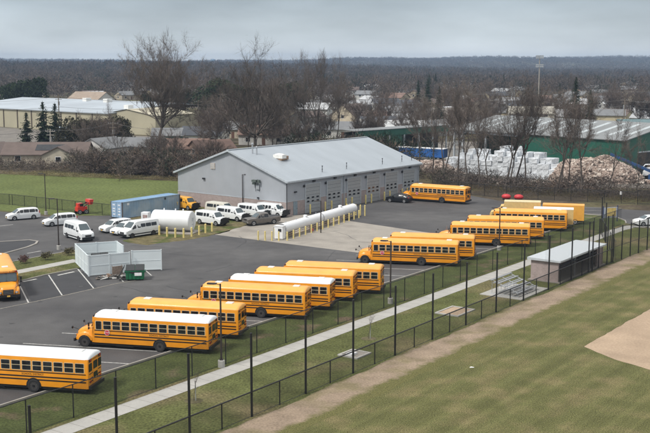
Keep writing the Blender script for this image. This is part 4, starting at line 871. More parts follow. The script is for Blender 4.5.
q = MB(); q.box((-1.55, -.1, .9), (.08, 1.3, 1.55), 0, 0, R(28)); q.build('open_door', DBLK, d); q = MB(); q.box((.35, -.9, .75), (.8, .02, .35)); q.build('label_plate', WHT, d); q = MB(); q.box((.1, -.895, 1.0), (1.2, .02, .3)); q.build('opening', DBLK, d)
dumpster('black-topped dumpster inside the white enclosure, only its lid showing', (-26.9, 124.3, .1), R(30), DBLK, DBLK)
rnd = random.Random(4)
q = MB()
for k in range(46): a, r_ = rnd.uniform(0, 6.28), rnd.uniform(0, 1) ** .7 * 1.7; q.box((a and r_ * cos(a), .35 * r_ * sin(a), .05 + rnd.uniform(0, .5) * (1 - r_ / 1.9)), (rnd.uniform(.15, .9), rnd.uniform(.1, .5), rnd.uniform(.02, .16)), rnd.choice([0, 0, 1, 2]), rnd.uniform(0, 3), rnd.uniform(-.6, .6))
o = q.build('rubbish_heap', [mat('scrap_grey', (.13, .12, .11), .8, var=.3), mat('scrap_white', (.5, .5, .48), .7), mat('scrap_brown', (.2, .13, .09), .8)], loc=(-24.6, 117.9, .02), rz=R(20)); tag(o, 'scattered boards and rubbish lying along the front of the white enclosure', 'rubbish', kind='stuff')
q = MB(); q.box((0, 0, .6), (1.3, .06, 1.1), 0, 0, 0); q.tube((-.6, 0, 0), (-.6, .1, 1.3), .03); q.tube((.6, 0, 0), (.6, .1, 1.3), .03); o = q.build('old_board', mat('old_wood', (.26, .2, .16), .8, var=.3, scale=4), loc=(-24.0, 119.2, .02), rz=R(35)); tag(o, 'worn wooden board leaning against the front of the white enclosure', 'board')
# red machine by the field fence
RM = mat('machine_red', (.62, .035, .02), .4, coat=.3)
t = thing('red_machine', (-39.7, 169.3, .02), R(40), 'small red skid machine with its bucket raised by the field fence', 'machine')
q = MB(); q.box((0, 0, .85), (1.7, 1.0, .7)); q.box((-.3, 0, 1.45), (.8, .85, .7)); q.build('body', RM, t); q = MB(); q.box((-.1, 0, 1.5), (.6, .87, .45)); q.build('cab_opening', BLK, t)
q = MB(); q.tube((.2, -.5, 1.2), (1.3, -.5, 1.9), .08); q.tube((.2, .5, 1.2), (1.3, .5, 1.9), .08); q.build('lift_arm', BLK, t)
q = MB(); q.loft([[(1.1, -.75, 1.5), (1.7, -.75, 1.5), (1.9, -.75, 2.3), (1.2, -.75, 2.3)], [(1.1, .75, 1.5), (1.7, .75, 1.5), (1.9, .75, 2.3), (1.2, .75, 2.3)]]); q.build('bucket', RM, t)
for x in (-.55, .6):
    for s in (-1, 1): wheel(t, x, s * .6, .38, .25, RIMW, s)
# two red covered drums at the back of the yard
for x, y, l in ((32.2, 185.0, 'red-covered round machine at the back of the yard, the left one of two'), (34.3, 184.4, 'red-covered round machine at the back of the yard, the right one of two')):
    t = thing('covered_machine', (x, y, .012), R(-20), l, 'machine', 'red covered machines'); q = MB(); q.sphere((0, 0, .85), (.85, .65, .48), 14, 8); q.build('cover', mat('red_tarp', (.50, .03, .035), .5, var=.15, scale=3), t, 40)
    q = MB(); q.box((0, 0, .42), (1.2, .8, .3)); q.build('frame', BLK, t)
    for s in (-1, 1): wheel(t, 0, s * .45, .22, .14, RIMB, s)
# ------------------------------------------------------------------ dugout, bleachers, small slabs
DR = mat('dugout_roof', (.47, .50, .52), .55, .1, var=.05); ribs(DR, 0, 1.5, .3); DBL = mat('dugout_block', (.33, .265, .25), .9, var=.12, scale=1.5, bump=.3, bscale=6); blocks(DBL)
dp = ts(57.0, -9.45); t = thing('dugout', (dp[0], dp[1], 0), AU, 'open-fronted dugout of pinkish block with a flat white roof beside the ball field fence', 'dugout')
DLn, DD = 13.6, 3.4
q = MB(); q.box((.1, DD / 2, 1.2), (.2, DD - .1, 2.4)); q.build('end_wall', DBL, t)
q = MB(); q.box((DLn - .1, DD / 2, 1.2), (.2, DD - .1, 2.4)); q.build('end_wall', DBL, t)
q = MB(); q.box((DLn / 2, DD - .1, 1.2), (DLn - .42, .2, 2.4)); q.build('back_wall', DBL, t)
q = MB(); q.box((DLn - 1.1, .16, 1.2), (1.5, .2, 2.4)); q.build('front_pier', DBL, t)
q = MB(); q.box((DLn / 2, DD / 2, .06), (DLn + .4, DD + .5, .1)); q.build('slab', CONC, t)
q = MB(); q.add([(-.3, -.3, 2.38), (DLn + .3, -.3, 2.38), (DLn + .3, DD + .3, 2.38), (-.3, DD + .3, 2.38), (-.3, -.3, 2.58), (DLn + .3, -.3, 2.58), (DLn + .3, DD + .3, 2.66), (-.3, DD + .3, 2.66)], [(3, 2, 1, 0), (4, 5, 6, 7), (0, 1, 5, 4), (1, 2, 6, 5), (2, 3, 7, 6), (3, 0, 4, 7)]); q.build('roof', DR, t)
for x in (4.9, 9.4): q = MB(); q.box((x, .12, 1.25), (.14, .14, 2.35)); q.build('post', GALV, t)
for y, z in ((DD - .5, .5), (DD - .25, .95)): q = MB(); q.box((DLn / 2, y, z), (DLn - 2, .3 if z < .8 else .05, .05 if z < .8 else .25)); q.build('bench', GALV, t)
q = MB(); q.add([(.3, 0, .1), (DLn - 2, 0, .1), (DLn - 2, 0, 1.9), (.3, 0, 1.9)], [(0, 1, 2, 3)]); q.build('front_net', LINK, t); MB().tube((.3, 0, 1.9), (DLn - 2, 0, 1.9), .04).build('front_rail', BLACKM, t)
bp = ts(45.3, -9.0); struct(MB().box((0, 0, .03), (7.0, 4.8, .07)).build('bleacher_slab', WALK, loc=(*ts(50.3, -7.3), 0), rz=AU))
t = thing('bleachers', (*ts(49.9, -7.3), .065), AU, 'five-row aluminium bleachers on a concrete slab left of the dugout', 'bleachers')
BLEA = mat('bleacher_board', (.27, .28, .29), .55, .2, var=.15)
for k in range(5):
    q = MB(); q.box((0, -1.6 + k * .75, .43 + k * .27), (5.0, .26, .05)); q.build('seat', BLEA, t)
    if k: q = MB(); q.box((0, -1.9 + k * .75, .16 + k * .27), (5.0, .26, .04)); q.build('foot_board', BLEA, t)
for x in (-2.2, 0, 2.2): q = MB(); q.tube((x, -1.7, .4), (x, 1.5, 1.5), .03); q.tube((x, -1.7, .02), (x, 1.6, .02), .03); [q.tube((x, -1.6 + k * .75, 0), (x, -1.6 + k * .75, .42 + k * .27), .025) for k in range(5)]; q.build('frame', GALV, t)
for c, L1, W1, lbl in (((2.5, 86.2), 2.0, 1.8, 'small square concrete utility slab with a pale lid between sidewalk and ball field fence'), ((12.9, 101.6), 3.4, 2.4, 'concrete-edged dirt square in the grass left of the bleachers')):
    t = thing('utility_slab', (*c, .0), AU, lbl, 'slab'); q = MB(); 
    for s in (-1, 1): q.box((0, s * W1 / 2, .06), (L1 + .2, .2, .12)); q.box((s * L1 / 2, 0, .06), (.2, W1 - .2, .12))
    q.build('frame', WALK, t); q = MB(); q.box((0, 0, .03), (L1 - .2, W1 - .2, .05)); q.build('infill', INF if L1 > 3 else CONC, t)
    if L1 < 3: q = MB(); q.box((-.3, .1, .14), (.9, .6, .16)); q.build('lid', TANKW, t)
q = MB(); q.add([(-.3, -.1, .03), (.25, -.15, .06), (.35, .12, .03), (-.05, .2, .09), (-.28, .1, .04)], [(0, 1, 2, 3, 4), (4, 3, 2, 1, 0)]); o = q.build('litter', WHT, loc=(11.9, 82.4, 0)); o.scale = (.6, .6, .6); tag(o, 'scrap of white litter lying alone on the ball field grass', 'litter')
# ------------------------------------------------------------------ lamp posts
def lamp(p, h, label, rz=0, base=True):
    t = thing('lamp_post', (p[0], p[1], .01), rz, label, 'lamp post', 'dark lamp posts')
    if base: MB().lathe((0, 0, 0), [(0, .28), (.55, .28), (.6, .24)], 14, axis='Z').build('concrete_base', WALK, t)
    q = MB(); q.tube((0, 0, .5 if base else 0), (0, 0, h), .085, .07, 4 if False else 10); q.box((0, 0, .65), (.26, .26, .1)); q.build('pole', BRONZE, t)
    q = MB(); q.tube((0, 0, h - .1), (.35, 0, h - .02), .035); q.box((.7, 0, h), (.75, .34, .1)); q.build('lamp_head', BRONZE, t); q = MB(); q.box((.75, 0, h - .06), (.5, .26, .03)); q.build('lens', LAMPC, t)
lamp((-45.2, 168.4), 6.7, 'dark lamp post at the field fence near the leftmost minivan', R(170))
lamp((-35.1, 136.4), 6.8, 'dark lamp post on a round base in front of the tall passenger van', R(180))
lamp((-13.6, 172.0), 6.2, 'dark lamp post against the gable of the garage among the white vans', R(0))
lamp((-.6, 150.1), 4.7, 'thin dark lamp post between the propane tanks and their yellow posts', R(200), False)
lamp((-8.4, 82.5), 6.9, 'dark lamp post in the grass strip nearest the camera by the white-roofed bus', R(170))
lamp((6.7, 105.2), 6.5, 'dark lamp post in the grass strip in front of the bus by the apron', R(165))
lamp((22.9, 136.0), 5.6, 'dark lamp post standing before the far group of buses', R(165))
# gas meter and white sign at the garage corner
t = thing('corner_sign', (-7.1, 165.0, .018), R(-60), 'white oval board on a post at the near corner of the garage', 'sign'); q = MB(); q.tube((0, 0, 0), (0, 0, 2.3), .04); q.build('post', BLK, t); q = MB(); q.sphere((0, 0, 2.1), (.5, .04, .22), 14, 6); q.build('board', WHT, t)
t = thing('gas_meter', (-7.6, 165.6, .018), R(-38), 'grey meter box at the foot of the garage corner', 'meter'); q = MB(); q.box((0, 0, .5), (.5, .35, .6)); q.tube((.1, 0, 0), (.1, 0, 1.2), .04); q.build('meter_box', GALV, t); q = MB(); q.tube((-.2, 0, 0), (-.2, 0, .9), .04); q.build('pipe', BLK, t)
# yellow and white notice board by the road bend
NV = mat('board_navy', (.02, .03, .09), .5); t = thing('notice_board', (44.2, 161.0, 0), R(20), 'yellow and white notice board on dark blue posts beyond the sidewalk', 'sign')
for x in (-1.3, 1.3): q = MB(); q.tube((x, 0, 0), (x, 0, 2.5), .08); q.build('post', NV, t)
q = MB(); q.box((0, 0, 1.45), (2.5, .08, 1.6)); q.build('board', mat('board_white', (.38, .41, .48), .5), t)
q = MB(); q.box((.2, -.05, 1.5), (1.6, .03, 1.3)); q.build('panel', mat('board_yellow', (.58, .42, .14), .6, var=.25, scale=2), t)
for p, h, lbl in (((33.2, 128.6), 1.5, 'small white notice on the fence right of the dugout'), ((52.3, 184.1), 1.6, 'small white notice fixed beyond the road by the back fence')):
    t = thing('fence_sign', (*p, 0), R(-30), lbl, 'sign'); q = MB(); q.box((0, 0, h), (.4, .03, .6)); q.build('board', WHT, t); q = MB(); q.tube((0, .04, 0), (0, .04, h), .03); q.build('post', BLACKM, t)
# ------------------------------------------------------------------ trees
def bare_tree(name, H, spread, seed, fork=.3, n0=5, levels=4, upright=.5, trunk_r=None, twig=TWIG, twign=5, tw=.035, dense=True):
    rnd = random.Random(seed); tr = MB(); cr = MB(); r0 = trunk_r or H * .016
    def rv(s): return Vector((rnd.gauss(0, s), rnd.gauss(0, s), rnd.gauss(0, s)))
    def twigs(p, d, ln):
        for _ in range(twign):
            a = (d + rv(.55) + Vector((0, 0, .25))).normalized(); q = p + a * ln * rnd.uniform(.5, 1.1); sd_ = a.cross(rv(1)).normalized() * tw
            m_ = p.lerp(q, .55) + rv(ln * .06)
            cr.add([p - sd_, p + sd_, m_ + sd_ * .8, m_ - sd_ * .8, q], [(0, 1, 2, 3), (3, 2, 4)])
            for _k in range(2):
                f = p.lerp(q, rnd.uniform(.3, .8)); b = (a + rv(.7)).normalized(); e_ = f + b * ln * rnd.uniform(.25, .5); s2 = b.cross(rv(1)).normalized() * tw * .7
                cr.add([f - s2, f + s2, e_], [(0, 1, 2)])
    def grow(p, d, ln, r, lv):
        n = 3 if lv < 2 else 2; q = p
        mb = tr if lv < 3 else cr
        for k in range(n):
            d = (d + rv(.10 if lv == 0 else .17) + Vector((0, 0, .06 * lv))).normalized(); q2 = q + d * ln / n; ra, rb = r * (1 - .45 * k / n), r * (1 - .45 * (k + 1) / n)
            mb.tube(q, q2, ra, rb, 6 if lv == 0 else (5 if lv < 2 else 3), cap=False)
            if lv >= 1 and lv < levels and k < n - 1:
                for _ in range(1 if lv > 1 else 2):
                    b = (d + rv(.6)).normalized(); grow(q2, b, ln * rnd.uniform(.5, .7), rb * .6, lv + 1)
            q = q2
        if lv >= levels:
            for f_ in (0, .3, .6, .85): twigs(q.lerp(p, f_), d, ln * .75)
            return
        kk = n0 if lv == 0 else (rnd.choice([2, 3]) if dense else 2)
        for i in range(kk):
            a = 2 * pi * i / kk + rnd.uniform(-.5, .5); out_ = Vector((cos(a), sin(a), 0)) * spread * (1.0 if lv == 0 else .75)
            b = (d * upright + out_ + rv(.15) + Vector((0, 0, .35))).normalized(); l2 = ln * rnd.uniform(.62, .85) if lv else H * rnd.uniform(.24, .34)
            grow(q, b, l2, r * .5 * rnd.uniform(.8, 1.1) if lv == 0 else r * .42, lv + 1)
        if lv == 0:                                   # the leader goes on
            grow(q, (Vector((0, 0, 1)) + rv(.1)).normalized(), H * .36, r * .55, 1)
    grow(Vector((0, 0, -.1)), Vector((0, 0, 1)), H * fork, r0, 0)
    zs = sorted(v[2] for v in cr.v); mz = zs[int(len(zs) * .992)]; k = H / mz
    for mb in (tr, cr): mb.v = [(x * k, y * k, z * k) for x, y, z in mb.v]
    return tr.mesh('trunk', BARK), cr.mesh('crown', twig)
def tree_obj(name, me, loc, rz, s, label, cat='tree', group=None):
    t = thing(name, loc, rz, label, cat, group); t.scale = s if isinstance(s, tuple) else (s, s, s)
    for nm, m in zip(('trunk', 'crown'), me):
        o = bpy.data.objects.new(nm, m); COL.objects.link(o); o.parent = t
    return t
def conifer(H, rb, seed, m=NEED, dens=1, gap=.15, bottom=.08):
    rnd = random.Random(seed); tr = MB().tube((0, 0, 0), (0, 0, H), H * .016, .03, 7); cr = MB(); n = int(38 * dens)
    for i in range(n):
        f = i / n; z = H * (bottom + (1 - bottom - .01) * f); R_ = rb * (1 - f) ** .85 + .25
        for j in range(int(7 + 4 * (1 - f))):
            if rnd.random() < gap: continue
            a = rnd.uniform(0, 2 * pi); rr = R_ * rnd.uniform(.65, 1.12); dz = -rr * rnd.uniform(.05, .35); k = 5
            for s_ in range(k):
                g0 = (s_ + .4) / k; c = Vector((cos(a) * rr * g0, sin(a) * rr * g0, z + dz * g0 + rnd.uniform(-.15, .15))); w_ = rr * .22 * (1.25 - g0) + .12
                for _ in range(2):
                    u1 = Vector((rnd.gauss(0, 1), rnd.gauss(0, 1), rnd.gauss(0, .5))).normalized() * w_; u2 = Vector((rnd.gauss(0, 1), rnd.gauss(0, 1), rnd.gauss(-.4, .6))).normalized() * w_ * .8
                    cr.add([c - u1, c + u2, c + u1], [(0, 1, 2)])
    return tr.mesh('trunk', BARK), cr.mesh('crown', m)
def roundtree(rx, rz_, H, seed, m, n=2600, sz=.35):
    rnd = random.Random(seed); tr = MB().tube((0, 0, 0), (0, 0, H * .5), H * .03, .05, 7); cr = MB(); bl = [(rnd.uniform(-.6, .6) * rx, rnd.uniform(-.6, .6) * rx, H - rz_ + rnd.uniform(-.55, .45) * rz_, rnd.uniform(.35, .6)) for _ in range(16)]
    for i in range(n):
        bx, by, bz, br = rnd.choice(bl); d = Vector((rnd.gauss(0, 1), rnd.gauss(0, 1), rnd.gauss(0, 1))).normalized(); r_ = rnd.uniform(.7, 1.05); c = Vector((bx + d.x * rx * br * r_, by + d.y * rx * br * r_, max(.2, bz + d.z * rz_ * br * r_)))
        u1 = Vector((rnd.gauss(0, 1), rnd.gauss(0, 1), rnd.gauss(0, 1))).normalized() * sz * rnd.uniform(.5, 1.2); u2 = Vector((rnd.gauss(0, 1), rnd.gauss(0, 1), rnd.gauss(0, 1))).normalized() * sz
        cr.add([c - u1, c + u2, c + u1], [(0, 1, 2)])
    return tr.mesh('trunk', BARK), cr.mesh('crown', m)
OAK = bare_tree('oak', 29.5, .85, 3, .36, 8, 4, .75, .62, twign=9, tw=.018, dense=False)
OAK2 = bare_tree('oak', 27, 1.0, 11, .30, 7, 4, .5, .6, twign=7, tw=.017, dense=False)
TALL = bare_tree('tall', 26, .32, 5, .42, 3, 4, 1.0, .34, twign=6, tw=.016, dense=False)
TALL2 = bare_tree('tall', 26, .38, 8, .36, 4, 4, 1.0, .36, twign=6, tw=.016, dense=False)
MID = [bare_tree('mid', 13, .95, 20 + i, .22, 5, 3, .55, .22, twign=6, tw=.026, twig=TWIG if i % 2 else TWIGR) for i in range(4)]
SLIM = [bare_tree('slim', 17, .20, 40 + i, .42, 2, 3, 1.1, .23, twign=4, tw=.018) for i in range(3)]
CON = [conifer(13, 4.2, 61, gap=.4, dens=.8), conifer(11, 3.6, 62, gap=.5, dens=.8), conifer(20, 4.6, 63, dens=1.3)]
DENSE = roundtree(5.5, 4.4, 8.6, 5, NEED2, 9500, .36); PINE = roundtree(7, 6, 17, 9, NEED, 4200, .6)
bt = 'bare_tree'
tree_obj(bt, OAK, (-40.7, 256, 0), .4, 1.0, 'tallest bare tree, broad fan crown above the skyline left of the garage')
tree_obj(bt, OAK2, (-16.3, 248, 0), 1.2, 1.0, 'large bare spreading tree rising behind the ridge of the garage gable')
tree_obj(bt, TALL, (-3.4, 285, 0), 0, 1.0, 'left one of three tall bare trees behind the garage roof')
tree_obj(bt, TALL2, (0.2, 292, 0), 2, 1.02, 'middle one of three tall bare trees behind the garage roof')
tree_obj(bt, TALL, (3.3, 296, 0), 4, .98, 'right one of three tall bare trees behind the garage roof')
for (x, y, k, s, l) in ((24.5, 216, 0, .95, 'first slender bare tree right of the garage'), (28.3, 208.3, 1, 1.02, 'slender bare tree behind the rear of the lone garage bus'), (30.3, 205, 2, .9, 'thin bare tree in front of the left end of the white bales'), (34.6, 201, 0, 1.05, 'dark double-stemmed bare tree before the middle of the white bales, left stem'), (35.9, 201.6, 1, .98, 'dark double-stemmed bare tree before the middle of the white bales, right stem'), (38.6, 201, 2, 1.03, 'stout bare tree before the tallest white bales'), (43.0, 194.5, 0, .98, 'bare tree in front of the left end of the scrap mound'), (44.3, 195.6, 2, 1.02, 'bare tree beside another before the left end of the scrap mound'), (45.9, 197, 1, .92, 'leaning bare tree in front of the scrap mound'), (20.5, 226, 2, .9, 'bare tree by the blue trailer, nearer the garage'), (26.2, 232, 1, 1.05, 'bare tree by the right end of the blue trailer'), (32.6, 210, 1, .8, 'small bare tree between two slender ones before the bales'), (27.0, 212, 2, 1.1, 'tall straight bare tree left of the white bales'), (36.8, 203, 0, 1.15, 'tallest straight bare tree before the middle of the bales'), (47.5, 193, 2, 1.0, 'bare tree before the left slope of the scrap mound'), (51.5, 191, 0, .82, 'smaller bare tree before the middle of the scrap mound'), (56.5, 189, 1, .7, 'low bare tree before the right slope of the scrap mound'), (22.8, 221, 1, 1.0, 'bare tree in front of the right half of the blue trailer'), (61, 187, 2, .75, 'bare tree at the right edge beyond the road')):
    t = tree_obj(bt, SLIM[k], (x, y, 0), x * 3, (1.15 * s, 1.15 * s, 1.12 * s), l)
for (x, y, k, s, l) in ((-84, 296, 1, .98, 'small ragged dark conifer at the far left in front of the cream warehouse'), (-79.8, 298, 1, 1.25, 'ragged dark conifer just right of the far left one'), (-76.9, 300, 1, 1.2, 'tall thin dark conifer left of the brown-green tree clump')):
    tree_obj('conifer_tree', CON[k], (x, y, 0), x, s, l)
for (x, y, s, l) in ((-69, 296, 1.0, 'dense dark rounded tree, left half of the clump before the warehouse'), (-61, 298, 1.0, 'dense dark rounded tree, right half of the clump before the warehouse')):
    tree_obj('rounded_tree', DENSE, (x, y, 0), x, (1.2, 1.2, 1.1), l)
for (x, y, s, l) in ((-128, 460, 1.15, 'large dark evergreen beyond the left end of the warehouse'), (-142, 472, 1.0, 'dark evergreen at the left edge beyond the warehouse'), (-42, 395, 1.2, 'dark evergreen mass right behind the tallest bare tree'), (-56, 405, 1.0, 'dark evergreen left of the evergreen mass behind the tallest bare tree'), (-31, 400, 1.05, 'dark evergreen behind the left side of the spreading bare tree'), (-16, 405, 1.1, 'dark evergreen behind the crown of the spreading bare tree'), (-68, 412, .8, 'low dark evergreen behind the warehouse gable')):
    tree_obj('evergreen_tree', PINE, (x, y, 0), x, s, l)
for (x, y, s, l) in ((83, 350, 1.0, 'tall dark spruce behind the recycling shed roof, left of two'), (88.5, 352, .78, 'dark spruce behind the recycling shed roof, right of two'), (42.0, 388, .8, 'dark spruce among bare trees above the green shed wing')):
    tree_obj('spruce_tree', CON[2], (x, y, 0), x, s, l)
# saplings by the sidewalk
sap = bare_tree('sap', 2.7, .4, 77, .5, 2, 1, 1, .025, twign=2, tw=.006)
for p, l in (((-9.6, 74.0), 'thin staked sapling in the grass beside the sidewalk nearest the camera'), ((3.9, 91.4), 'thin staked sapling in the grass below the lamp post by the apron bus'), ((27.6, 123.4), 'thin sapling by the back corner of the dugout')):
    t = tree_obj('sapling', sap, (*p, 0), 0, 1, l, 'sapling'); MB().tube((.15, 0, 0), (.15, 0, 1.5), .03, n=6).build('stake', GALV, t)
    sheet('mulch', [(p[0] + .7 * cos(a), p[1] + .7 * sin(a)) for a in np.arange(0, 6.2, .5)], .012, SOIL, .1, .4)['kind'] = 'structure'
# shrubs on the island
shr = roundtree(.7, .55, 1.1, 3, mat('shrub_brown', (.11, .06, .05), .9, var=.3), 420, .13)[1]; shr2 = roundtree(.8, .55, 1.1, 4, mat('shrub_olive', (.085, .075, .035), .9, var=.3), 420, .13)[1]
for p, m_, l in (((-37.0, 126.5), shr, 'reddish-brown round shrub on the grass island, left of two others'), ((-34.7, 128.8), shr2, 'olive round shrub in the middle of the grass island'), ((-32.6, 132.0), shr2, 'olive shrub on the grass island by the corner of the white enclosure')):
    o = bpy.data.objects.new('shrub', m_); COL.objects.link(o); o.location = (*p, .1); tag(o, l, 'shrub', 'shrubs on the grass island')
# ------------------------------------------------------------------ blade masses: thickets and far woods (nobody could count these)
def blades(name, pos, hgt, rad, nb, width, m, label, cat, cols=None, low=.15, seed=1, lean=1.0):
    rg = np.random.default_rng(seed); n = len(pos); P = np.repeat(pos, nb, 0); H = np.repeat(hgt, nb)[:, None]; Rd = np.repeat(rad, nb)[:, None]
    k = n * nb; d = rg.normal(size=(k, 3)); d /= np.linalg.norm(d, axis=1)[:, None]; r_ = rg.uniform(.25, 1, (k, 1)) ** .5
    c = P + np.concatenate([d[:, :2] * Rd * r_, H * (low + (1 - low) * (.5 + .5 * d[:, 2:] * r_))], 1)
    up = d * np.array([.8, .8, .35]) * lean + rg.normal(0, .5, (k, 3)) + np.array([0, 0, .45]); up /= np.linalg.norm(up, axis=1)[:, None]
    ln = H * rg.uniform(.12, .28, (k, 1)); sd_ = np.cross(up, rg.normal(size=(k, 3))); sd_ /= np.linalg.norm(sd_, axis=1)[:, None]; w2 = (np.repeat(width, nb)[:, None] if np.ndim(width) else width) * rg.uniform(.5, 1.2, (k, 1))
    a = c - sd_ * w2; b = c + sd_ * w2; t = c + up * ln; V_ = np.stack([a, b, t], 1).reshape(-1, 3)
    me = bpy.data.meshes.new(name); me.vertices.add(3 * k); me.vertices.foreach_set('co', V_.astype(np.float32).ravel()); me.loops.add(3 * k); me.loops.foreach_set('vertex_index', np.arange(3 * k, dtype=np.int32))
    me.polygons.add(k); me.polygons.foreach_set('loop_start', np.arange(0, 3 * k, 3, dtype=np.int32)); me.materials.append(m)
    if cols is not None:
        ca = me.color_attributes.new('kind', 'FLOAT_COLOR', 'CORNER'); cc = np.repeat(np.repeat(cols, nb, 0), 3, 0); ca.data.foreach_set('color', np.concatenate([cc, np.ones((3 * k, 1))], 1).astype(np.float32).ravel())
    me.update(); me.validate(); o = bpy.data.objects.new(name, me); COL.objects.link(o); return tag(o, label, cat, kind='stuff')
def colmat(name):
    m = bpy.data.materials.new(name); m.use_nodes = True; t = m.node_tree; p = t.nodes['Principled BSDF']; a = t.nodes.new('ShaderNodeAttribute'); a.attribute_name = 'kind'
    t.links.new(a.outputs['Color'], p.inputs['Base Color']); p.inputs['Roughness'].default_value = .95; p.inputs['Specular IOR Level'].default_value = .1; return m
WOOD = colmat('woodland'); rg = np.random.default_rng(5)
PAL = np.array([(.115, .092, .078), (.135, .115, .10), (.10, .082, .070), (.13, .096, .074), (.088, .074, .066), (.030, .042, .026)])
def pick(n, ev=.08):
    c = PAL[rg.integers(0, 5, n)] * rg.uniform(.85, 1.15, (n, 1)); e_ = rg.random(n) < ev; c[e_] = PAL[5] * rg.uniform(.8, 1.2, (e_.sum(), 1)); return c
def band(pts, n, spread, hr, rr, nb, wd, name, label, cat='thicket', ev=.1, pal=None, low=.05):
    P = []
    for _ in range(n):
        i = rg.integers(0, len(pts) - 1); f = rg.random(); a = np.array(pts[i]); b = np.array(pts[i + 1]); q = a + (b - a) * f; P.append((q[0] + rg.normal(0, spread), q[1] + rg.normal(0, spread), 0))
    P = np.array(P); c = pick(n, ev); 
    if pal is not None: c = pal[rg.integers(0, len(pal), n)] * rg.uniform(.75, 1.25, (n, 1))
    return blades(name, P, rg.uniform(*hr, n), rg.uniform(*rr, n), nb, wd, WOOD, label, cat, c, low, int(rg.integers(1e6)))
band([(-135, 256), (-100, 249), (-78, 243), (-55, 235)], 250, 2.8, (1.4, 3.0), (1.0, 2.0), 110, .06, 'thicket', 'low leafless thicket along the back of the left field before the ranch house', ev=.10)
band([(-52, 238), (-42, 234), (-30, 226), (-10, 232), (12, 250)], 330, 4.5, (2.5, 6.0), (1.2, 2.6), 130, .07, 'thicket', 'dark tangled leafless thicket at the right end of the left field', ev=.16)
band([(-52, 240), (-38, 231), (-24, 226)], 200, 2.4, (2.4, 4.4), (1.2, 2.2), 150, .07, 'red_thicket', 'reddish-brown brush between the left field and the garage', pal=np.array([(.105, .074, .062), (.095, .076, .066), (.085, .070, .060)]))
band([(-10, 250), (6, 262), (16, 255)], 130, 4, (3.5, 7.5), (1.5, 3), 150, .09, 'hedge', 'dark green and brown hedge showing above the garage roof', ev=.6)
band([(18, 226), (30, 210), (44, 197), (60, 190), (85, 182), (110, 178)], 420, 3.6, (1.0, 3.6), (1.0, 2.4), 110, .055, 'brush', 'low leafless brush under the bare trees behind the yard', ev=.06)
band([(26, 208), (40, 196), (60, 186), (95, 176)], 500, 3.0, (.2, .9), (.6, 1.6), 60, .06, 'undergrowth', 'dry grass and dead leaves behind the rear yard fence', ev=.05, pal=np.array([(.15, .11, .06), (.10, .075, .045), (.12, .10, .05)]))
band([(-135, 251), (-90, 240.5), (-72, 231.5), (-52, 224.5), (-31, 217.5)], 300, .7, (.4, 1.1), (.5, 1.2), 50, .05, 'long_grass', 'pale dry grass at the foot of the thicket', pal=np.array([(.22, .18, .10), (.17, .14, .07)]))
# far woods in depth bands
def woods(name, y0, y1, n, hr, rr, nb, wd, label, ev, half=.36, keep=None):
    y = np.sqrt(rg.uniform(y0 ** 2, y1 ** 2, n)); x = rg.uniform(-1, 1, n) * (y * half + 20)
    if keep: k = np.array([keep(a, b) for a, b in zip(x, y)]); x, y = x[k], y[k]
    z = np.array([ground_h(a, b) for a, b in zip(x, y)]); m = len(x)
    return blades(name, np.stack([x, y, z], 1), rg.uniform(*hr, m), rg.uniform(*rr, m), nb, wd, WOOD, label, 'woods', pick(m, ev) * (1 if y0 < 700 else .8 if y0 < 1300 else .62), .1, int(rg.integers(1e6)))
def near_ok(x, y):
    if y < 520 and x < -55: return y > 470
    if x > 5 and y < 400: return False
    return (math.sin(x * .045 + y * .013) + math.sin(y * .021 - x * .02)) > (-.2 if y > 560 else .35)
woods('near_woods', 620, 800, 200, (9, 14), (3.5, 6), 110, .20, 'brown leafless woods between the suburban houses', .08, keep=near_ok)
woods('mid_woods', 700, 1300, 3000, (8, 15), (4.5, 8), 110, .26, 'grey-brown leafless woods beyond the houses', .10)
woods('hill_woods', 1300, 2600, 5200, (9, 19), (7, 12), 80, .50, 'bluish leafless woods on the far slope', .10)
woods('horizon_woods', 2600, 5600, 6500, (10, 22), (12, 22), 60, 1.0, 'hazy blue wooded ridge on the horizon', .12)
# ------------------------------------------------------------------ yard of the recycling plant
struct(sheet('recycling_yard', [(12, 262), (24, 236), (34, 216), (48, 206), (66, 204), (100, 195), (150, 190), (170, 300), (60, 330), (10, 320)], .008, GRAVEL, jit=1.0, step=5))
EN = R(-50.1); e1 = Vector((cos(EN), sin(EN))); e2 = Vector((-e1.y, e1.x))
GRNW = ribs(mat('green_shed_wall', (.016, .105, .070), .5, .1, var=.10, scale=.3), 0, 2.2, .5); GRNE = ribs(mat('green_shed_gable', (.016, .105, .070), .5, .1, var=.10, scale=.3), 1, 2.2, .5)
SROOF = ribs(mat('shed_roof_sheet', (.215, .225, .225), .5, .15, var=.16, scale=.25, stretch=(1, .2, 1)), 0, 1.2, .4); SKYL = mat('roof_light_sheet', (.42, .46, .47), .4, var=.08)
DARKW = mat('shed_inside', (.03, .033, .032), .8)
SL, SWd, SE_, SR = 49.5, 33.0, 8.0, 10.9
t = thing('recycling_shed', (31.7, 260, 0), EN, 'large green recycling shed with a grey roof striped by pale roof lights', 'building')
q = MB(); q.box((SL - 14.5, .15, SE_ / 2), (29 - .02, .3, SE_)); q.build('front_wall', GRNW, t)
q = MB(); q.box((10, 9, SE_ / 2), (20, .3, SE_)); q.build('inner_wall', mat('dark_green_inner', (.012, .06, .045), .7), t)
q = MB(); q.box((10.2, .18, SE_ - .35), (20.4, .3, .7)); q.build('eave_beam', GTRIM, t)
for x in (.3, 3.2, 10.5): q = MB(); q.box((x, .2, SE_ / 2 - .4), (.4, .4, SE_ - .8)); q.build('post', GTRIM, t)
for z in (2.4, 4.6, 6.6): q = MB(); q.box((1.75, .5, z), (2.4, .1, 1.3)); q.build('side_panel', mat('grey_panel', (.25, .26, .26), .7, var=.2), t)
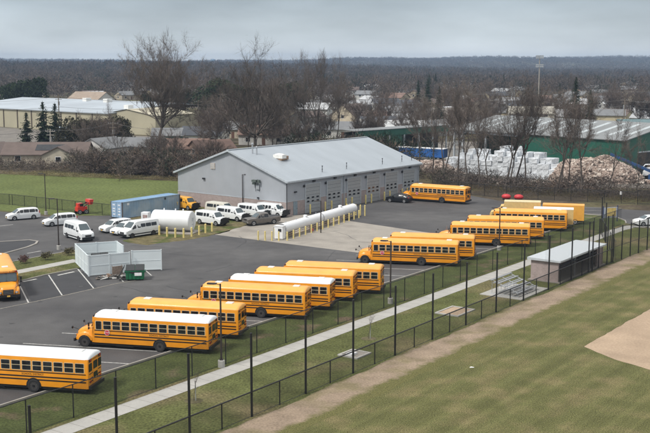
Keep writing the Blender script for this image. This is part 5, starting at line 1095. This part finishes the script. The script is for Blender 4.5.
for x in (0.0, SL - .3):
    q = MB(); pr_ = [(.31, 0), (SWd, 0), (SWd, SE_), (SWd / 2, SR - .05), (.31, SE_)]
    if x == 0: pr_ = [(.31, SE_ - 1.5), (SWd, SE_ - 1.5), (SWd, SE_), (SWd / 2, SR - .05), (.31, SE_)]
    q.add([(x, y, z) for y, z in pr_] + [(x + .3, y, z) for y, z in pr_], [(4, 3, 2, 1, 0), (5, 6, 7, 8, 9)] + [(i, (i + 1) % 5, 5 + (i + 1) % 5, 5 + i) for i in range(5)]); q.build('gable_wall', GRNE, t)
q = MB(); q.box((SL / 2, SWd + .15, SE_ / 2), (SL, .3, SE_)); q.build('rear_wall', GRNW, t)
q = MB(); q.box((SL + .03, 8.2, 2.6), (.08, 6.5, 5.2)); d = q.build('gable_door', DARKW, t); q = MB(); q.box((SL + .05, 8.2, 5.3), (.1, 6.9, .25)); q.box((SL + .05, 11.6, 2.6), (.1, .25, 5.2)); q.build('door_frame', GTRIM, d)
q = MB(); q.box((SL + .4, 9.4, 1.3), (.2, 2.4, 2.4)); q.build('stacked_goods', mat('stack_brown', (.2, .15, .11), .8, var=.4, scale=3), t)
def slope(y0, z0, y1, z1, x0, x1, th): return [(x0, y0, z0), (x1, y0, z0), (x1, y1, z1), (x0, y1, z1), (x0, y0, z0 - th), (x1, y0, z0 - th), (x1, y1, z1 - th), (x0, y1, z1 - th)]
SF = [(0, 1, 2, 3), (7, 6, 5, 4), (0, 4, 5, 1), (1, 5, 6, 2), (2, 6, 7, 3), (3, 7, 4, 0)]
q = MB(); q.add(slope(-.5, SE_ + .12, SWd / 2, SR + .12, -.5, SL + .5, .16), SF); q.build('roof_slope', SROOF, t)
q = MB(); q.add([(x, SWd - y, z) for x, y, z in slope(-.5, SE_ + .12, SWd / 2, SR + .12, -.5, SL + .5, .16)], [f[::-1] for f in SF]); q.build('roof_slope', SROOF, t)
zz = lambda y: SE_ + .12 + (SR - SE_) * (y + .5) / (SWd / 2 + .5)
for k in range(12):
    x = 3.2 + k * 3.95
    q = MB(); q.add(slope(3.2, zz(3.2) + .03, 14.6, zz(14.6) + .03, x, x + 1.15, .02), SF); q.build('roof_light', SKYL, t)
# low wing on the left
t = thing('recycling_wing', (8.5, 268.5, 0), R(45), 'long low green-fronted open shed left of the large recycling shed', 'building')
q = MB(); q.box((18, 0, 6.2), (38, .3, 1.7)); q.build('fascia', GRNW, t); q = MB(); q.add(slope(-.4, 7.12, 4, 7.3, -1.4, 37.4, .15), SF); q.build('roof', SROOF, t)
q = MB(); q.box((18, 3.9, 3.3), (38, .3, 6.6)); q.build('rear_wall', DARKW, t)
for x in (0, 6, 12, 18, 24, 30, 36): q = MB(); q.box((x, .05, 2.7), (.35, .35, 5.4)); q.build('post', GTRIM, t)
q = MB(); q.box((7.8, .3, 3.1), (5.0, .2, 4.6)); q.build('grey_screen', mat('grey_panel', (.25, .26, .26), .7), t)
q = MB(); q.box((15.2, .3, 2.8), (4.4, .2, 5.2)); q.build('green_door', GRNW, t)
# stuff inside and bales in front, every bale its own thing
BALE = mat('white_bale', (.60, .625, .65), .6, var=.16, scale=2.5, bump=.5, bscale=5, rand=.12)
bmx = []
for v_ in range(3):
    rnd = random.Random(30 + v_); q = MB(); rg_ = []
    for z, i_ in ((0, .03), (.12, 0), (.75, -.02), (1.35, 0), (1.45, .05)): rg_.append([(x * (1 - i_) + rnd.uniform(-.08, .08), y * (1 - i_) + rnd.uniform(-.08, .08), z + rnd.uniform(-.04, .04)) for x, y in ((-.9, -.7), (0, -.73), (.9, -.7), (.9, .7), (0, .73), (-.9, .7))])
    q.loft(rg_); 
    for x in (-.5, 0, .5): q.box((x, 0, .72), (.03, 1.5, 1.5), 1)
    bmx.append(q.mesh('bale', [BALE, mat('bale_strap', (.3, .32, .34), .6)]))
rnd = random.Random(12)
bo = Vector((26.5, 236.5)); f1 = (Vector((49.5, 218.3)) - bo).normalized(); f2 = Vector((-f1.y, f1.x)); nb_ = 0
def bale(p, z, rz, l): o = bpy.data.objects.new('bale', rnd.choice(bmx)); COL.objects.link(o); o.location = (p.x, p.y, z); o.rotation_euler.z = rz; o.scale = (.72, .76, .73); tag(o, l, 'bale', 'white wrapped bales before the green shed')
for row in range(4):
    for k in range(22):
        if row == 0 and k in (0, 1, 21): continue
        hgt_ = [2, 3, 3, 4, 4, 5, 4, 4, 4, 4, 5, 6, 5, 5, 4, 5, 4, 5, 4, 4, 3, 2][k] - (1 if row == 0 else 0) + (1 if row == 3 and k in (6, 7, 12, 13, 16) else 0)
        for l in range(min(hgt_, 6)):
            if row > 0 and l < hgt_ - 2: continue
            if row and rnd.random() < .1 and l == hgt_ - 1: continue
            bale(bo + f1 * (k * 1.36 + rnd.uniform(-.12, .12)) + f2 * (row * 1.2 + rnd.uniform(-.15, .15)), l * 1.06 + .01, math.atan2(f1.y, f1.x) + rnd.uniform(-.12, .12), 'white bale, %s layer of the %s stack from the left in the %s row' % (ORD[l], (ORD + ['fifteenth', 'sixteenth', 'seventeenth', 'eighteenth', 'nineteenth', 'twentieth', '21st', '22nd'])[k], ('front', 'second', 'third', 'rear')[row]))
# scrap mound and loose heaps (uncountable)
def heap(name, label, cx, cy, rx, ry, h, n, rot, sz, cols, seed=3, core=True):
    rg_ = np.random.default_rng(seed); rnd = random.Random(seed); q = MB(); c, s = cos(rot), sin(rot)
    def hh(u, v): return max(0, 1 - (abs(u) ** 2.2 + abs(v) ** 2.2)) ** .6 * (.85 + .15 * sin(u * 7) * cos(v * 5))
    if core:
        G = 16; vs = []
        for i in range(G + 1):
            for j in range(G + 1): u, v = -1 + 2 * i / G, -1 + 2 * j / G; vs.append((cx + c * u * rx - s * v * ry, cy + s * u * rx + c * v * ry, hh(u, v) * h * .93 - .02))
        q.add(vs, [(i * (G + 1) + j, (i + 1) * (G + 1) + j, (i + 1) * (G + 1) + j + 1, i * (G + 1) + j + 1) for i in range(G) for j in range(G)], 0)
    for _ in range(n):
        u, v = rnd.uniform(-1, 1), rnd.uniform(-1, 1)
        if u * u + v * v > 1.05: continue
        x, y = cx + c * u * rx - s * v * ry, cy + s * u * rx + c * v * ry; z = hh(u, v) * h
        M = Matrix.Rotation(rnd.uniform(0, 3), 3, 'Z') @ Matrix.Rotation(rnd.uniform(-1, 1), 3, 'X'); d = Vector((rnd.uniform(.5, 1.3), rnd.uniform(.4, 1), rnd.uniform(.08, .6))) * sz
        vs = [Vector((x, y, z)) + M @ Vector((a * d.x / 2, b_ * d.y / 2, e_ * d.z / 2)) for e_ in (-1, 1) for a, b_ in ((-1, -1), (1, -1), (1, 1), (-1, 1))]
        q.add(vs, [(3, 2, 1, 0), (4, 5, 6, 7), (0, 1, 5, 4), (1, 2, 6, 5), (2, 3, 7, 6), (3, 0, 4, 7)], rnd.randrange(len(cols)))
    o = q.build(name, cols); return tag(o, label, 'scrap', kind='stuff')
SC = [mat('scrap_tan', (.34, .265, .22), .8, var=.2), mat('scrap_pink', (.42, .335, .285), .8, var=.2), mat('scrap_light', (.54, .47, .41), .8), mat('scrap_dark', (.13, .10, .085), .8), mat('scrap_mid', (.27, .205, .17), .8)]
heap('scrap_mound', 'big mound of tan cardboard and wood scrap in front of the green shed', 56.5, 218.5, 9.4, 6.0, 5.2, 5200, R(-14), .8, SC)
heap('scrap_heap', 'low scattered tan scrap in front of the white bales', 40, 212, 16, 3.0, .5, 420, R(-32), .8, SC, 5, False)
heap('scrap_heap', 'tan and brown scrap lying below the blue trailer', 24.5, 240, 10, 6, 2.2, 900, R(-40), .9, SC, 6)
heap('scrap_heap', 'rusty scrap lying beside the mound at the right edge', 69.5, 212, 6, 2.5, .8, 260, R(-10), .7, SC, 7, False)
CB = mat('conveyor_blue', (.02, .07, .19), .5)
t = thing('conveyor', (66.5, 219.5, 0), R(160), 'dark blue conveyor boom sloping up to the top of the scrap mound', 'conveyor')
q = MB(); q.loft([[(-3.5, -.5, .9), (-3.5, .5, .9), (-3.5, .5, 1.5), (-3.5, -.5, 1.5)], [(6.5, -.4, 5.0), (6.5, .4, 5.0), (6.5, .4, 5.5), (6.5, -.4, 5.5)]]); q.build('boom', CB, t)
q = MB(); q.tube((1, -.5, 0), (2, -.4, 3.1), .1); q.tube((1, .5, 0), (2, .4, 3.1), .1); q.build('strut', CB, t); q = MB(); q.box((-2.6, 0, .7), (2.4, 1.8, 1.0)); q.build('hopper', CB, t)
for s in (-1, 1): wheel(t, .8, s * .9, .5, .3, RIMB, s)
t = thing('flatbed_truck', (70.5, 221.5, 0), R(172), 'white utility truck with a boom arm beside the blue conveyor', 'truck')
q = MB(); q.loft([[(1.2, -.9, .7), (1.2, .9, .7), (1.2, .9, 2.4), (1.2, -.9, 2.4)], [(2.3, -.9, .7), (2.3, .9, .7), (2.2, .85, 2.3), (2.2, -.85, 2.3)], [(3.0, -.9, .7), (3.0, .9, .7), (2.9, .85, 1.5), (2.9, -.85, 1.5)]]); q.build('cab', TANKW, t)
q = MB(); q.box((-1.4, 0, 1.0), (5, 2.0, .3)); q.build('bed', TANKW, t); q = MB(); q.tube((-3, 0, 1.2), (-3, 0, 3.2), .14); q.tube((-3, 0, 3.2), (2.6, 0, 3.0), .12); q.tube((2.6, 0, 3.0), (3.0, 0, 2.5), .1); q.build('boom_arm', TANKW, t)
for x in (2.1, -2.6):
    for s in (-1, 1): wheel(t, x, s * .9, .42, .25, RIMB, s)
TB = mat('trailer_blue', (.025, .115, .36), .5, var=.15, scale=.5)
t = thing('blue_trailer', (30.2, 262.6, 0), R(148), 'long bright blue trailer with a white top edge parked behind the garage', 'trailer')
q = MB(); q.box((8.3, 0, 1.85), (16.6, 2.4, 2.1)); 
for k in range(21): q.box((.15 + k * .81, 1.21, 1.85), (.08, .05, 2.0)); q.box((.15 + k * .81, -1.21, 1.85), (.08, .05, 2.0))
q.build('body', TB, t); q = MB(); q.box((8.3, 0, 2.97), (16.7, 2.45, .14)); q.build('top_rail', TANKW, t); q = MB(); q.box((8.3, 0, .7), (15.6, 1.2, .2)); q.build('chassis', BLK, t)
for x in (1.5, 2.7, 14, 15.2):
    for s in (-1, 1): wheel(t, x, s * 1.0, .48, .3, RIMW, s)
# ------------------------------------------------------------------ cream warehouse at the left
WY = mat('warehouse_cream', (.40, .365, .26), .7, var=.10, scale=.15); WRF = ribs(mat('warehouse_roof', (.40, .445, .485), .5, .15, var=.12, scale=.08), 0, .5, .2)
WA = R(-40); t = thing('warehouse', (-146, 421, 0), WA, 'long cream warehouse with a pale blue-white roof behind the conifers at the left', 'building')
WLn = 94
q = MB(); q.box((WLn / 2, .2, 3.5), (WLn, .4, 7.0)); q.build('front_wall', WY, t); q = MB(); q.box((WLn, 30, 3.5), (.4, 60, 7.0)); q.build('end_wall', WY, t); q = MB(); q.box((.0, 30, 3.5), (.4, 60, 7.0)); q.build('end_wall', WY, t)
q = MB(); q.add(slope(-.6, 7.15, 30, 9.9, -.8, WLn + .8, .3), SF); q.build('roof_slope', WRF, t); q = MB(); q.add([(x, 60 - y, z) for x, y, z in slope(-.6, 7.15, 30, 9.9, -.8, WLn + .8, .3)], [f[::-1] for f in SF]); q.build('roof_slope', WRF, t)
for x in range(4, 93, 9): q = MB(); q.box((x, -.12, 3.4), (.35, .3, 6.8)); q.build('downpipe', mat('brown_pipe', (.10, .08, .06), .6), t)
for x in (12, 16, 24): q = MB(); q.box((x, -.05, 4.8), (2.2, .15, 1.4)); q.build('window', DGLASS, t)
q = MB(); q.box((20, -.06, 1.9), (3.6, .15, 3.8)); q.build('loading_door', GTRIM, t); q = MB(); q.box((9, -1.8, 1.6), (5, 3, 3.2)); q.build('loading_bay', mat('pale_grey_wall', (.45, .48, .5), .7), t)
for x, y in ((48, 26), (62, 25), (90, 12)): q = MB(); q.box((x, y, 9.9 if y > 20 else 8.7), (2.4, 2.4, 1.6)); q.build('roof_unit', UNIT, t)
t = thing('warehouse_extension', (-73, 363, 0), R(-28), 'cream raised wall section at the right end of the warehouse', 'building')
q = MB(); q.add([(0, 0, 0), (18, 0, 0), (18, 0, 6.4), (6, 0, 8.4), (0, 0, 7.4), (0, 22, 0), (18, 22, 0), (18, 22, 6.4), (6, 22, 8.4), (0, 22, 7.4)], [(0, 1, 2, 3, 4), (9, 8, 7, 6, 5), (0, 5, 6, 1), (1, 6, 7, 2), (4, 9, 5, 0)]); q.build('wall', WY, t)
q = MB(); q.add([(-.4, -.4, 7.5), (6, -.4, 8.6), (18.4, -.4, 6.5), (18.4, 22.4, 6.5), (6, 22.4, 8.6), (-.4, 22.4, 7.5)], [(0, 1, 4, 5), (1, 2, 3, 4)]); q.build('roof', mat('cream_roof', (.48, .44, .33), .7), t)
struct(sheet('warehouse_yard', [(-160, 405), (-160, 330), (-80, 318), (-40, 318), (-48, 345), (-70, 356), (-140, 414)], .008, GRAVEL))
# ------------------------------------------------------------------ houses
HC = {}
def hm(kind, col): 
    k = (kind, col)
    if k not in HC: HC[k] = mat('%s_%02d' % (kind, len(HC)), col, .85, var=.12, scale=.6)
    return HC[k]
def house(x, y, w_, d, h, rz, roof, wall, label, rise=None, chim=False, win=3, cat='house', solar=False, porch=False):
    t = thing('house', (x, y, 0), R(rz), label, cat); rise = rise or d * .24
    q = MB(); q.add([(-w_ / 2, -d / 2, 0), (w_ / 2, -d / 2, 0), (w_ / 2, d / 2, 0), (-w_ / 2, d / 2, 0), (-w_ / 2, -d / 2, h), (w_ / 2, -d / 2, h), (w_ / 2, d / 2, h), (-w_ / 2, d / 2, h), (-w_ / 2, 0, h + rise), (w_ / 2, 0, h + rise)],
                    [(0, 1, 5, 4), (2, 3, 7, 6), (1, 2, 6, 9, 5), (3, 0, 4, 8, 7)]); q.build('walls', hm('house_wall', wall), t)
    k = rise / (d / 2); o_ = .45
    for s in (-1, 1):
        a = [(-w_ / 2 - .4, -d / 2 - o_, h - o_ * k + .1), (w_ / 2 + .4, -d / 2 - o_, h - o_ * k + .1), (w_ / 2 + .4, 0, h + rise + .12), (-w_ / 2 - .4, 0, h + rise + .12)]; a += [(p[0], p[1], p[2] - .16) for p in a]
        if s > 0: a = [(p[0], -p[1], p[2]) for p in a]
        q = MB(); q.add(a, SF if s < 0 else [f[::-1] for f in SF]); r = q.build('roof', hm('roof_shingle', roof), t)
        if solar and s < 0: 
            q = MB(); f0, f1_ = .25, .75; q.add([(px, -d / 2 + (d / 2) * f, h + rise * f + .2) for px, f in ((-w_ * .12, f0), (w_ * .22, f0), (w_ * .22, f1_), (-w_ * .12, f1_))], [(0, 1, 2, 3)]); q.build('solar_panel', DGLASS, r)
    if chim: q = MB(); q.box((w_ * .2, .6, h + rise + .3), (.9, .7, 1.8)); q.build('chimney', hm('chimney_brick', (.2, .1, .07)), t)
    for i in range(win):
        xx = -w_ / 2 + w_ * (i + .6) / (win + .2); q = MB()
        if i == win // 2: q.box((xx, -d / 2 - .03, 1.05), (1.0, .08, 2.1)); q.build('door', hm('house_door', (.12, .06, .04)), t)
        else:
            for z in ([1.6] if h < 4.2 else [1.6, 4.3]): q.box((xx, -d / 2 - .03, z), (1.3, .08, 1.2), 0); q.box((xx, -d / 2 - .02, z), (1.5, .06, 1.4), 1)
            q.build('window', [DGLASS, WHT], t)
    for s in (-1, 1): q = MB(); q.box((s * (w_ / 2 + .03), 0, 1.7 if h < 4.2 else 4.2), (.08, 1.2, 1.1), 0); q.box((s * (w_ / 2 + .02), 0, 1.7 if h < 4.2 else 4.2), (.06, 1.4, 1.3), 1); q.build('gable_window', [DGLASS, WHT], t)
    return t
BRN1, GRY1, WHT1, DK1, RUST, TAN1, BLU1 = (.12, .09, .078), (.17, .175, .18), (.58, .57, .54), (.06, .065, .075), (.18, .115, .09), (.38, .33, .25), (.35, .42, .48)
hl = [(-67.5, 256, 20, 10, 2.7, 2, BRN1, (.42, .37, .29), 'brown-roofed ranch house with black solar panels behind the left field', dict(solar=True, chim=False)),
 (-55.5, 263, 9, 9, 3.6, 62, GRY1, WHT1, 'white gabled house with a grey roof right of the ranch house', {}),
 (-63.0, 251.5, 7.5, 8, 2.7, 88, BRN1, (.42, .38, .30), 'cream gable wing jutting forward from the right end of the ranch house', {}),
 (-48, 275, 12, 8, 3.0, -8, GRY1, (.35, .33, .3), 'grey-roofed low house partly hidden by the thicket', {}),
 (-70.5, 303, 15, 11, 3.4, -10, BLU1, WHT1, 'white building with a pale blue roof behind the ranch house', dict(cat='building')),
 (-82.5, 262, 7, 8, 2.6, 70, BRN1, (.42, .39, .32), 'small cream house at the far left behind the thicket', {}),
 (-47.5, 318, 9, 8, 2.8, 5, GRY1, (.02, .16, .13), 'small building with teal doors right of the tallest bare tree', dict(cat='building')),
 (-36.5, 318, 13, 9, 3.0, -12, DK1, WHT1, 'white house with a dark slate roof left of the garage ridge', {}),
 (-29.5, 272, 10, 8, 2.6, 30, RUST, (.32, .22, .17), 'low house with a rust-brown roof just beyond the garage gable', {}),
 (-38.5, 276, 16, 9, 2.4, -6, RUST, (.4, .36, .3), 'long low rust-roofed house behind the thicket left of the garage', {}),
 (-18, 318, 15, 10, 3.2, -4, RUST, WHT1, 'white house with a reddish roof right behind the garage ridge', dict(chim=True)),
 (-8, 330, 12, 9, 3.0, 12, GRY1, (.45, .42, .36), 'cream house with a grey roof behind the garage ridge', {}),
 (-28.5, 345, 13, 9, 3.0, -18, GRY1, TAN1, 'tan house with a grey roof above the garage gable', {}),
 (6, 345, 14, 9, 3.0, -4, GRY1, WHT1, 'white house with grey roof behind the left end of the green wing', {}),
 (16, 350, 12, 9, 3.0, 58, GRY1, WHT1, 'white-gabled house above the green wing', {}),
 (27, 352, 14, 9, 3.0, -6, (.45, .46, .46), WHT1, 'white house with a pale roof above the green wing', {}),
 (38, 356, 13, 9, 3.0, 50, GRY1, (.5, .5, .48), 'pale house gable-on above the green wing', {}),
 (10, 400, 12, 11, 4.6, 55, BRN1, (.55, .48, .36), 'tall cream house with a steep brown roof above the garage', dict(rise=4.2)),
 (19, 420, 12, 9, 3.2, 30, RUST, WHT1, 'small white house with a rusty roof next to the steep brown one', {}),
 (31, 428, 13, 9, 4.6, -12, GRY1, (.42, .42, .4), 'two-storey grey house above the green wing', {}),
 (46, 430, 20, 11, 3.4, -8, (.20, .18, .16), (.4, .37, .33), 'long brown-grey roofed house left of the recycling shed ridge', {}),
 (62, 360, 17, 11, 3.6, 60, DK1, WHT1, 'white gabled house with a dark roof directly behind the recycling shed', {}),
 (52, 370, 12, 9, 3.4, 55, (.30, .30, .30), WHT1, 'white-fronted house beside the dark-roofed one behind the shed', {}),
 (104, 335, 21, 10, 4.0, -6, (.12, .18, .19), (.40, .39, .37), 'grey-green roofed house behind the right end of the recycling shed', {}),
 (96, 329, 8, 8, 4.0, 84, (.12, .18, .19), (.45, .42, .4), 'gabled front wing of the grey-green roofed house', {}),
 (122, 345, 15, 9, 3.2, 10, (.3, .31, .32), (.35, .15, .1), 'house with a red-brown wall at the right edge', {}),
 (-118, 533, 20, 13, 6.0, -30, (.29, .23, .18), WHT1, 'white house with a tan roof on the rise above the warehouse', dict(rise=3.6)),
 (80, 410, 17, 10, 5.0, -5, (.34, .32, .27), (.46, .43, .36), 'cream two-storey block left of the dark spruces', {}),
 (95, 420, 14, 10, 3.4, 20, (.3, .3, .3), WHT1, 'white house behind the dark spruces', {})]
for x, y, w_, d, h, rz, rf, wl, lb, kw in hl: house(x, y, w_, d, h, rz, rf, wl, lb, **kw)
rnd = random.Random(99); farpos = []; FARH = []
tones = [((.45, .46, .47), 'white'), (GRY1, 'grey'), (BRN1, 'brown'), (DK1, 'dark'), (RUST, 'rust-red'), ((.36, .37, .38), 'pale')]; wls = [(WHT1, 'white'), (TAN1, 'tan'), ((.5, .5, .48), 'pale grey'), ((.5, .44, .3), 'cream')]
tries = 0
while len(farpos) < 130 and tries < 9000:
    tries += 1; y = rnd.uniform(375, 640) if tries % 3 else rnd.uniform(640, 1100); x = rnd.uniform(-.30, .34) * y
    if x < -10 and y < 620: continue
    if any((x - h[0]) ** 2 + (y - h[1]) ** 2 < 400 for h in hl): continue
    if any((x - a) ** 2 + (y - b) ** 2 < 24 ** 2 for a, b in farpos): continue
    farpos.append((x, y)); r_, rn = rnd.choice(tones); w1, wn = rnd.choice(wls); two = rnd.random() < .4
    FARH.append(house(x, y, rnd.uniform(10, 16), rnd.uniform(8, 10), 5.2 if two else 3.2, rnd.uniform(-60, 60), r_, w1, '%s%s house with a %s roof among the trees far beyond the %s' % ('two-storey ' if two else '', wn, rn, 'garage' if x < .05 * y else 'recycling shed'), win=2))
for l in set(h['label'] for h in FARH):
    g_ = sorted([h for h in FARH if h['label'] == l], key=lambda h: h.location[0] / h.location[1])
    if len(g_) > 1:
        for k, h in enumerate(g_): h['label'] = l.replace('among the trees far beyond', 'far beyond') + ', %s from left' % (ORD + ['fifteenth', 'sixteenth', 'seventeenth', 'eighteenth', 'nineteenth', 'twentieth', '21st', '22nd', '23rd', '24th'])[k]
# bare suburban trees, each its own thing
def clear(x, y):
    boxes = [(-150, 300, -52, 470), (8, 195, 110, 262)]
    if any(a < x < c and b < y < d for a, b, c, d in boxes): return False
    return all((x - h[0]) ** 2 + (y - h[1]) ** 2 > 7.5 ** 2 for h in hl) and all((x - a) ** 2 + (y - b) ** 2 > 64 for a, b in farpos)
rnd = random.Random(31); n_ = 0; tp = []; TREES = []
def where(x, y):
    f = x / y
    return ('far left beyond the warehouse' if f < -.22 else 'left side behind the thicket' if f < -.1 else 'gap behind the garage gable' if f < -.04 else 'area behind the garage roof' if f < .05 else 'area above the green wing' if f < .13 else 'area behind the recycling shed')
zones = [(11, 276, 330, -.26, .04), (16, 310, 430, -.05, .16), (12, 330, 480, .10, .34), (40, 430, 620, -.12, .33), (10, 300, 420, -.13, -.04), (6, 244, 258, -.20, -.1)]
for cnt, y0, y1, f0, f1_ in zones:
    k = 0; tr_ = 0
    while k < cnt and tr_ < 3000:
        tr_ += 1; y = rnd.uniform(y0, y1); x = rnd.uniform(f0, f1_) * y
        if not clear(x, y) or any((x - a) ** 2 + (y - b) ** 2 < 20 for a, b in tp): continue
        k += 1; tp.append((x, y)); i = rnd.randrange(4); s = rnd.uniform(.75, 1.18) if y0 > 262 else rnd.uniform(.45, .75)
        TREES.append(tree_obj(bt, MID[i] if rnd.random() < .75 else SLIM[rnd.randrange(3)], (x, y, 0), rnd.uniform(0, 6), s, 'x', group='leafless trees around the suburb'))
LM = [(h[0], h[1], h[8]) for h in hl] + [(-100, 380, 'cream warehouse'), (10, 270, 'low green-fronted wing')]
def short(l):
    for c in (' behind ', ' above ', ' right of ', ' left of ', ' partly ', ' with ', ' just ', ' beside ', ' directly ', ' next ', ' at the ', ' on the '):
        l = l.split(c)[0] if c != ' with ' else l
    return l
from collections import defaultdict
gp = defaultdict(list)
for t in TREES:
    x, y = t.location[:2]; i = min(range(len(LM)), key=lambda q_: (LM[q_][0] - x) ** 2 + ((LM[q_][1] - y) * .6) ** 2); f = x / y - LM[i][0] / LM[i][1]
    side = 'behind' if y > LM[i][1] + 12 else 'in front of' if y < LM[i][1] - 12 else ('left of' if f < 0 else 'right of'); gp[(i, side)].append(t)
NT = ORD + ['fifteenth', 'sixteenth', 'seventeenth', 'eighteenth', 'nineteenth', 'twentieth']
for (i, side), ts_ in gp.items():
    ts_.sort(key=lambda t: t.location[0] / t.location[1])
    for k, t in enumerate(ts_):
        sz = 'tall' if t.scale[0] > 1.05 else 'small' if t.scale[0] < .8 else 'leafless'; w8 = ' '.join(short(LM[i][2]).split()[:6])
        t['label'] = ('%s bare tree %s the %s' % (sz, side, w8)) if len(ts_) == 1 else ('%s bare tree, %s from left %s %s' % (sz, (NT + ['21st', '22nd', '23rd', '24th', '25th', '26th', '27th', '28th', '29th', '30th'])[min(k, 29)], side, w8))
FSP = []
for k in range(12):
    y = rnd.uniform(480, 900); x = rnd.uniform(-.12, .32) * y
    FSP.append(tree_obj('spruce_tree', CON[2], (x, y, 0), k, rnd.uniform(.55, .85), 'x', group='far dark spruces'))
FSP.sort(key=lambda t: t.location[0] / t.location[1])
for k, t in enumerate(FSP): t['label'] = 'dark spruce, %s from the left among the far leafless trees' % ORD[k]
# ------------------------------------------------------------------ utility poles, wires, floodlight mast, water tower
PW = mat('pole_wood', (.16, .13, .10), .9, var=.2); PWL = mat('pole_pale', (.34, .31, .27), .85)
def upole(x, y, h, rz, label, m=PW):
    t = thing('utility_pole', (x, y, 0), rz, label, 'utility pole', 'utility poles'); q = MB(); q.tube((0, 0, 0), (0, 0, h), .19, .13, 8); q.build('pole', m, t)
    q = MB(); q.box((0, 0, h - .6), (.12, 2.6, .14)); q.box((0, 0, h - 1.5), (.12, 2.0, .14)); q.build('crossarm', m, t)
    for y_ in (-1.2, -.6, .6, 1.2): MB().tube((0, y_, h - .5), (0, y_, h - .25), .05, n=6).build('insulator', GALV, t)
    q = MB(); q.tube((.35, .1, h - 3.2), (.35, .1, h - 2.1), .26, n=10); q.build('transformer', GALV, t)
poles = [(-77, 305, 15.3, 'utility pole in front of the cream warehouse'), (-68.5, 262, 8.0, 'short pale pole behind the ranch house'), (-54, 268, 9.5, 'pole right of the ranch house'), (-34, 352, 14.3, 'utility pole above the garage gable, left of the spreading bare tree'), (-24.5, 340, 12.3, 'utility pole beside the trunk of the spreading bare tree'), (-42, 350, 12, 'utility pole right of the tallest bare tree'), (33.5, 330, 12.5, 'utility pole above the green wing'), (52, 335, 13, 'pale utility pole left end behind the recycling shed'), (96, 338, 13, 'utility pole right of the dark spruces'), (118, 330, 13, 'utility pole at the right edge beyond the shed'), (-120, 330, 13, 'utility pole at the far left edge')]
for x, y, h, l in poles: upole(x, y, h, R(80), l, PWL if 'pale' in l else PW)
def wire(pts, label, r_=.045, sag=.8):
    q = MB()
    for (x0, y0, z0), (x1, y1, z1) in zip(pts[:-1], pts[1:]):
        pr2 = None
        for i in range(13):
            f = i / 12; p = Vector((x0 + (x1 - x0) * f, y0 + (y1 - y0) * f, z0 + (z1 - z0) * f - sag * 4 * f * (1 - f)))
            if pr2 is not None: q.tube(pr2, p, r_, n=4, cap=False)
            pr2 = p
    o = q.build('overhead_wire', mat('wire_grey', (.16, .15, .14), .6)); tag(o, label, 'overhead wire', 'overhead wires')
wire([(-120, 330, 12.4), (-77, 305, 14.6), (-42, 350, 11.4), (-34, 352, 13.7), (-24.5, 340, 11.7), (33.5, 330, 11.9), (52, 335, 12.4), (96, 338, 12.4), (118, 330, 12.4), (160, 320, 12.4)], 'upper overhead wire running from pole to pole across the whole suburb')
wire([(-120, 331, 10.5), (-77, 306, 11.6), (-42, 351, 9.6), (-34, 353, 10.7), (-24.5, 341, 9.7), (33.5, 331, 9.8), (52, 336, 10.4), (96, 339, 10.4), (118, 331, 10.4), (160, 321, 10.4)], 'lower overhead wire running from pole to pole across the suburb')
wire([(-88, 258, 7.5), (-68.5, 262, 7.8), (-54, 268, 9.2), (-36, 262, 8)], 'thin overhead wire above the ranch house')
wire([(20, 300, 15.5), (60, 300, 16.2), (130, 300, 17.2)], 'bright overhead wire crossing above the recycling shed', .05, .5)
t = thing('floodlight_mast', (110, 544, 0), 0, 'tall pale floodlight mast rising above the horizon behind the recycling shed', 'light mast')
q = MB(); q.tube((0, 0, 0), (0, 0, 27), .35, .22, 10); q.build('mast', PWL, t)
for z in (26.6, 22.2): q = MB(); [q.box((x, -.3, z + dz), (.9, .5, .7)) for x in (-1.5, -.5, .5, 1.5) for dz in (0, .9)]; q.build('floodlights', GALV, t)
t = thing('water_tower', (-322, 3050, ground_h(-322, 3050)), 0, 'tiny blue water tower on the horizon left of the spreading bare tree', 'water tower')
hz_ = 33 - ground_h(-322, 3050)
q = MB(); q.sphere((0, 0, hz_ - 4), (8, 8, 4.5), 16, 8); q.build('tank', mat('tower_blue', (.12, .2, .3), .6), t, 40)
for i in range(6): q = MB(); q.tube((6 * cos(i * pi / 3), 6 * sin(i * pi / 3), 0), (5 * cos(i * pi / 3), 5 * sin(i * pi / 3), hz_ - 5), .5); q.build('leg', GALV, t)
# ------------------------------------------------------------------ air
hzm = bpy.data.materials.new('air_haze'); hzm.use_nodes = True; t_ = hzm.node_tree; t_.nodes.clear(); o_ = t_.nodes.new('ShaderNodeOutputMaterial'); pv = t_.nodes.new('ShaderNodeVolumePrincipled')
pv.inputs['Color'].default_value = (.45, .60, .82, 1); pv.inputs['Density'].default_value = .00016; pv.inputs['Anisotropy'].default_value = 0; t_.links.new(pv.outputs[0], o_.inputs['Volume'])
q = MB(); q.box((0, 2980, 28), (9000, 6100, 78)); tag(q.build('haze', hzm), 'thin blue haze filling the valley', 'haze', kind='stuff')
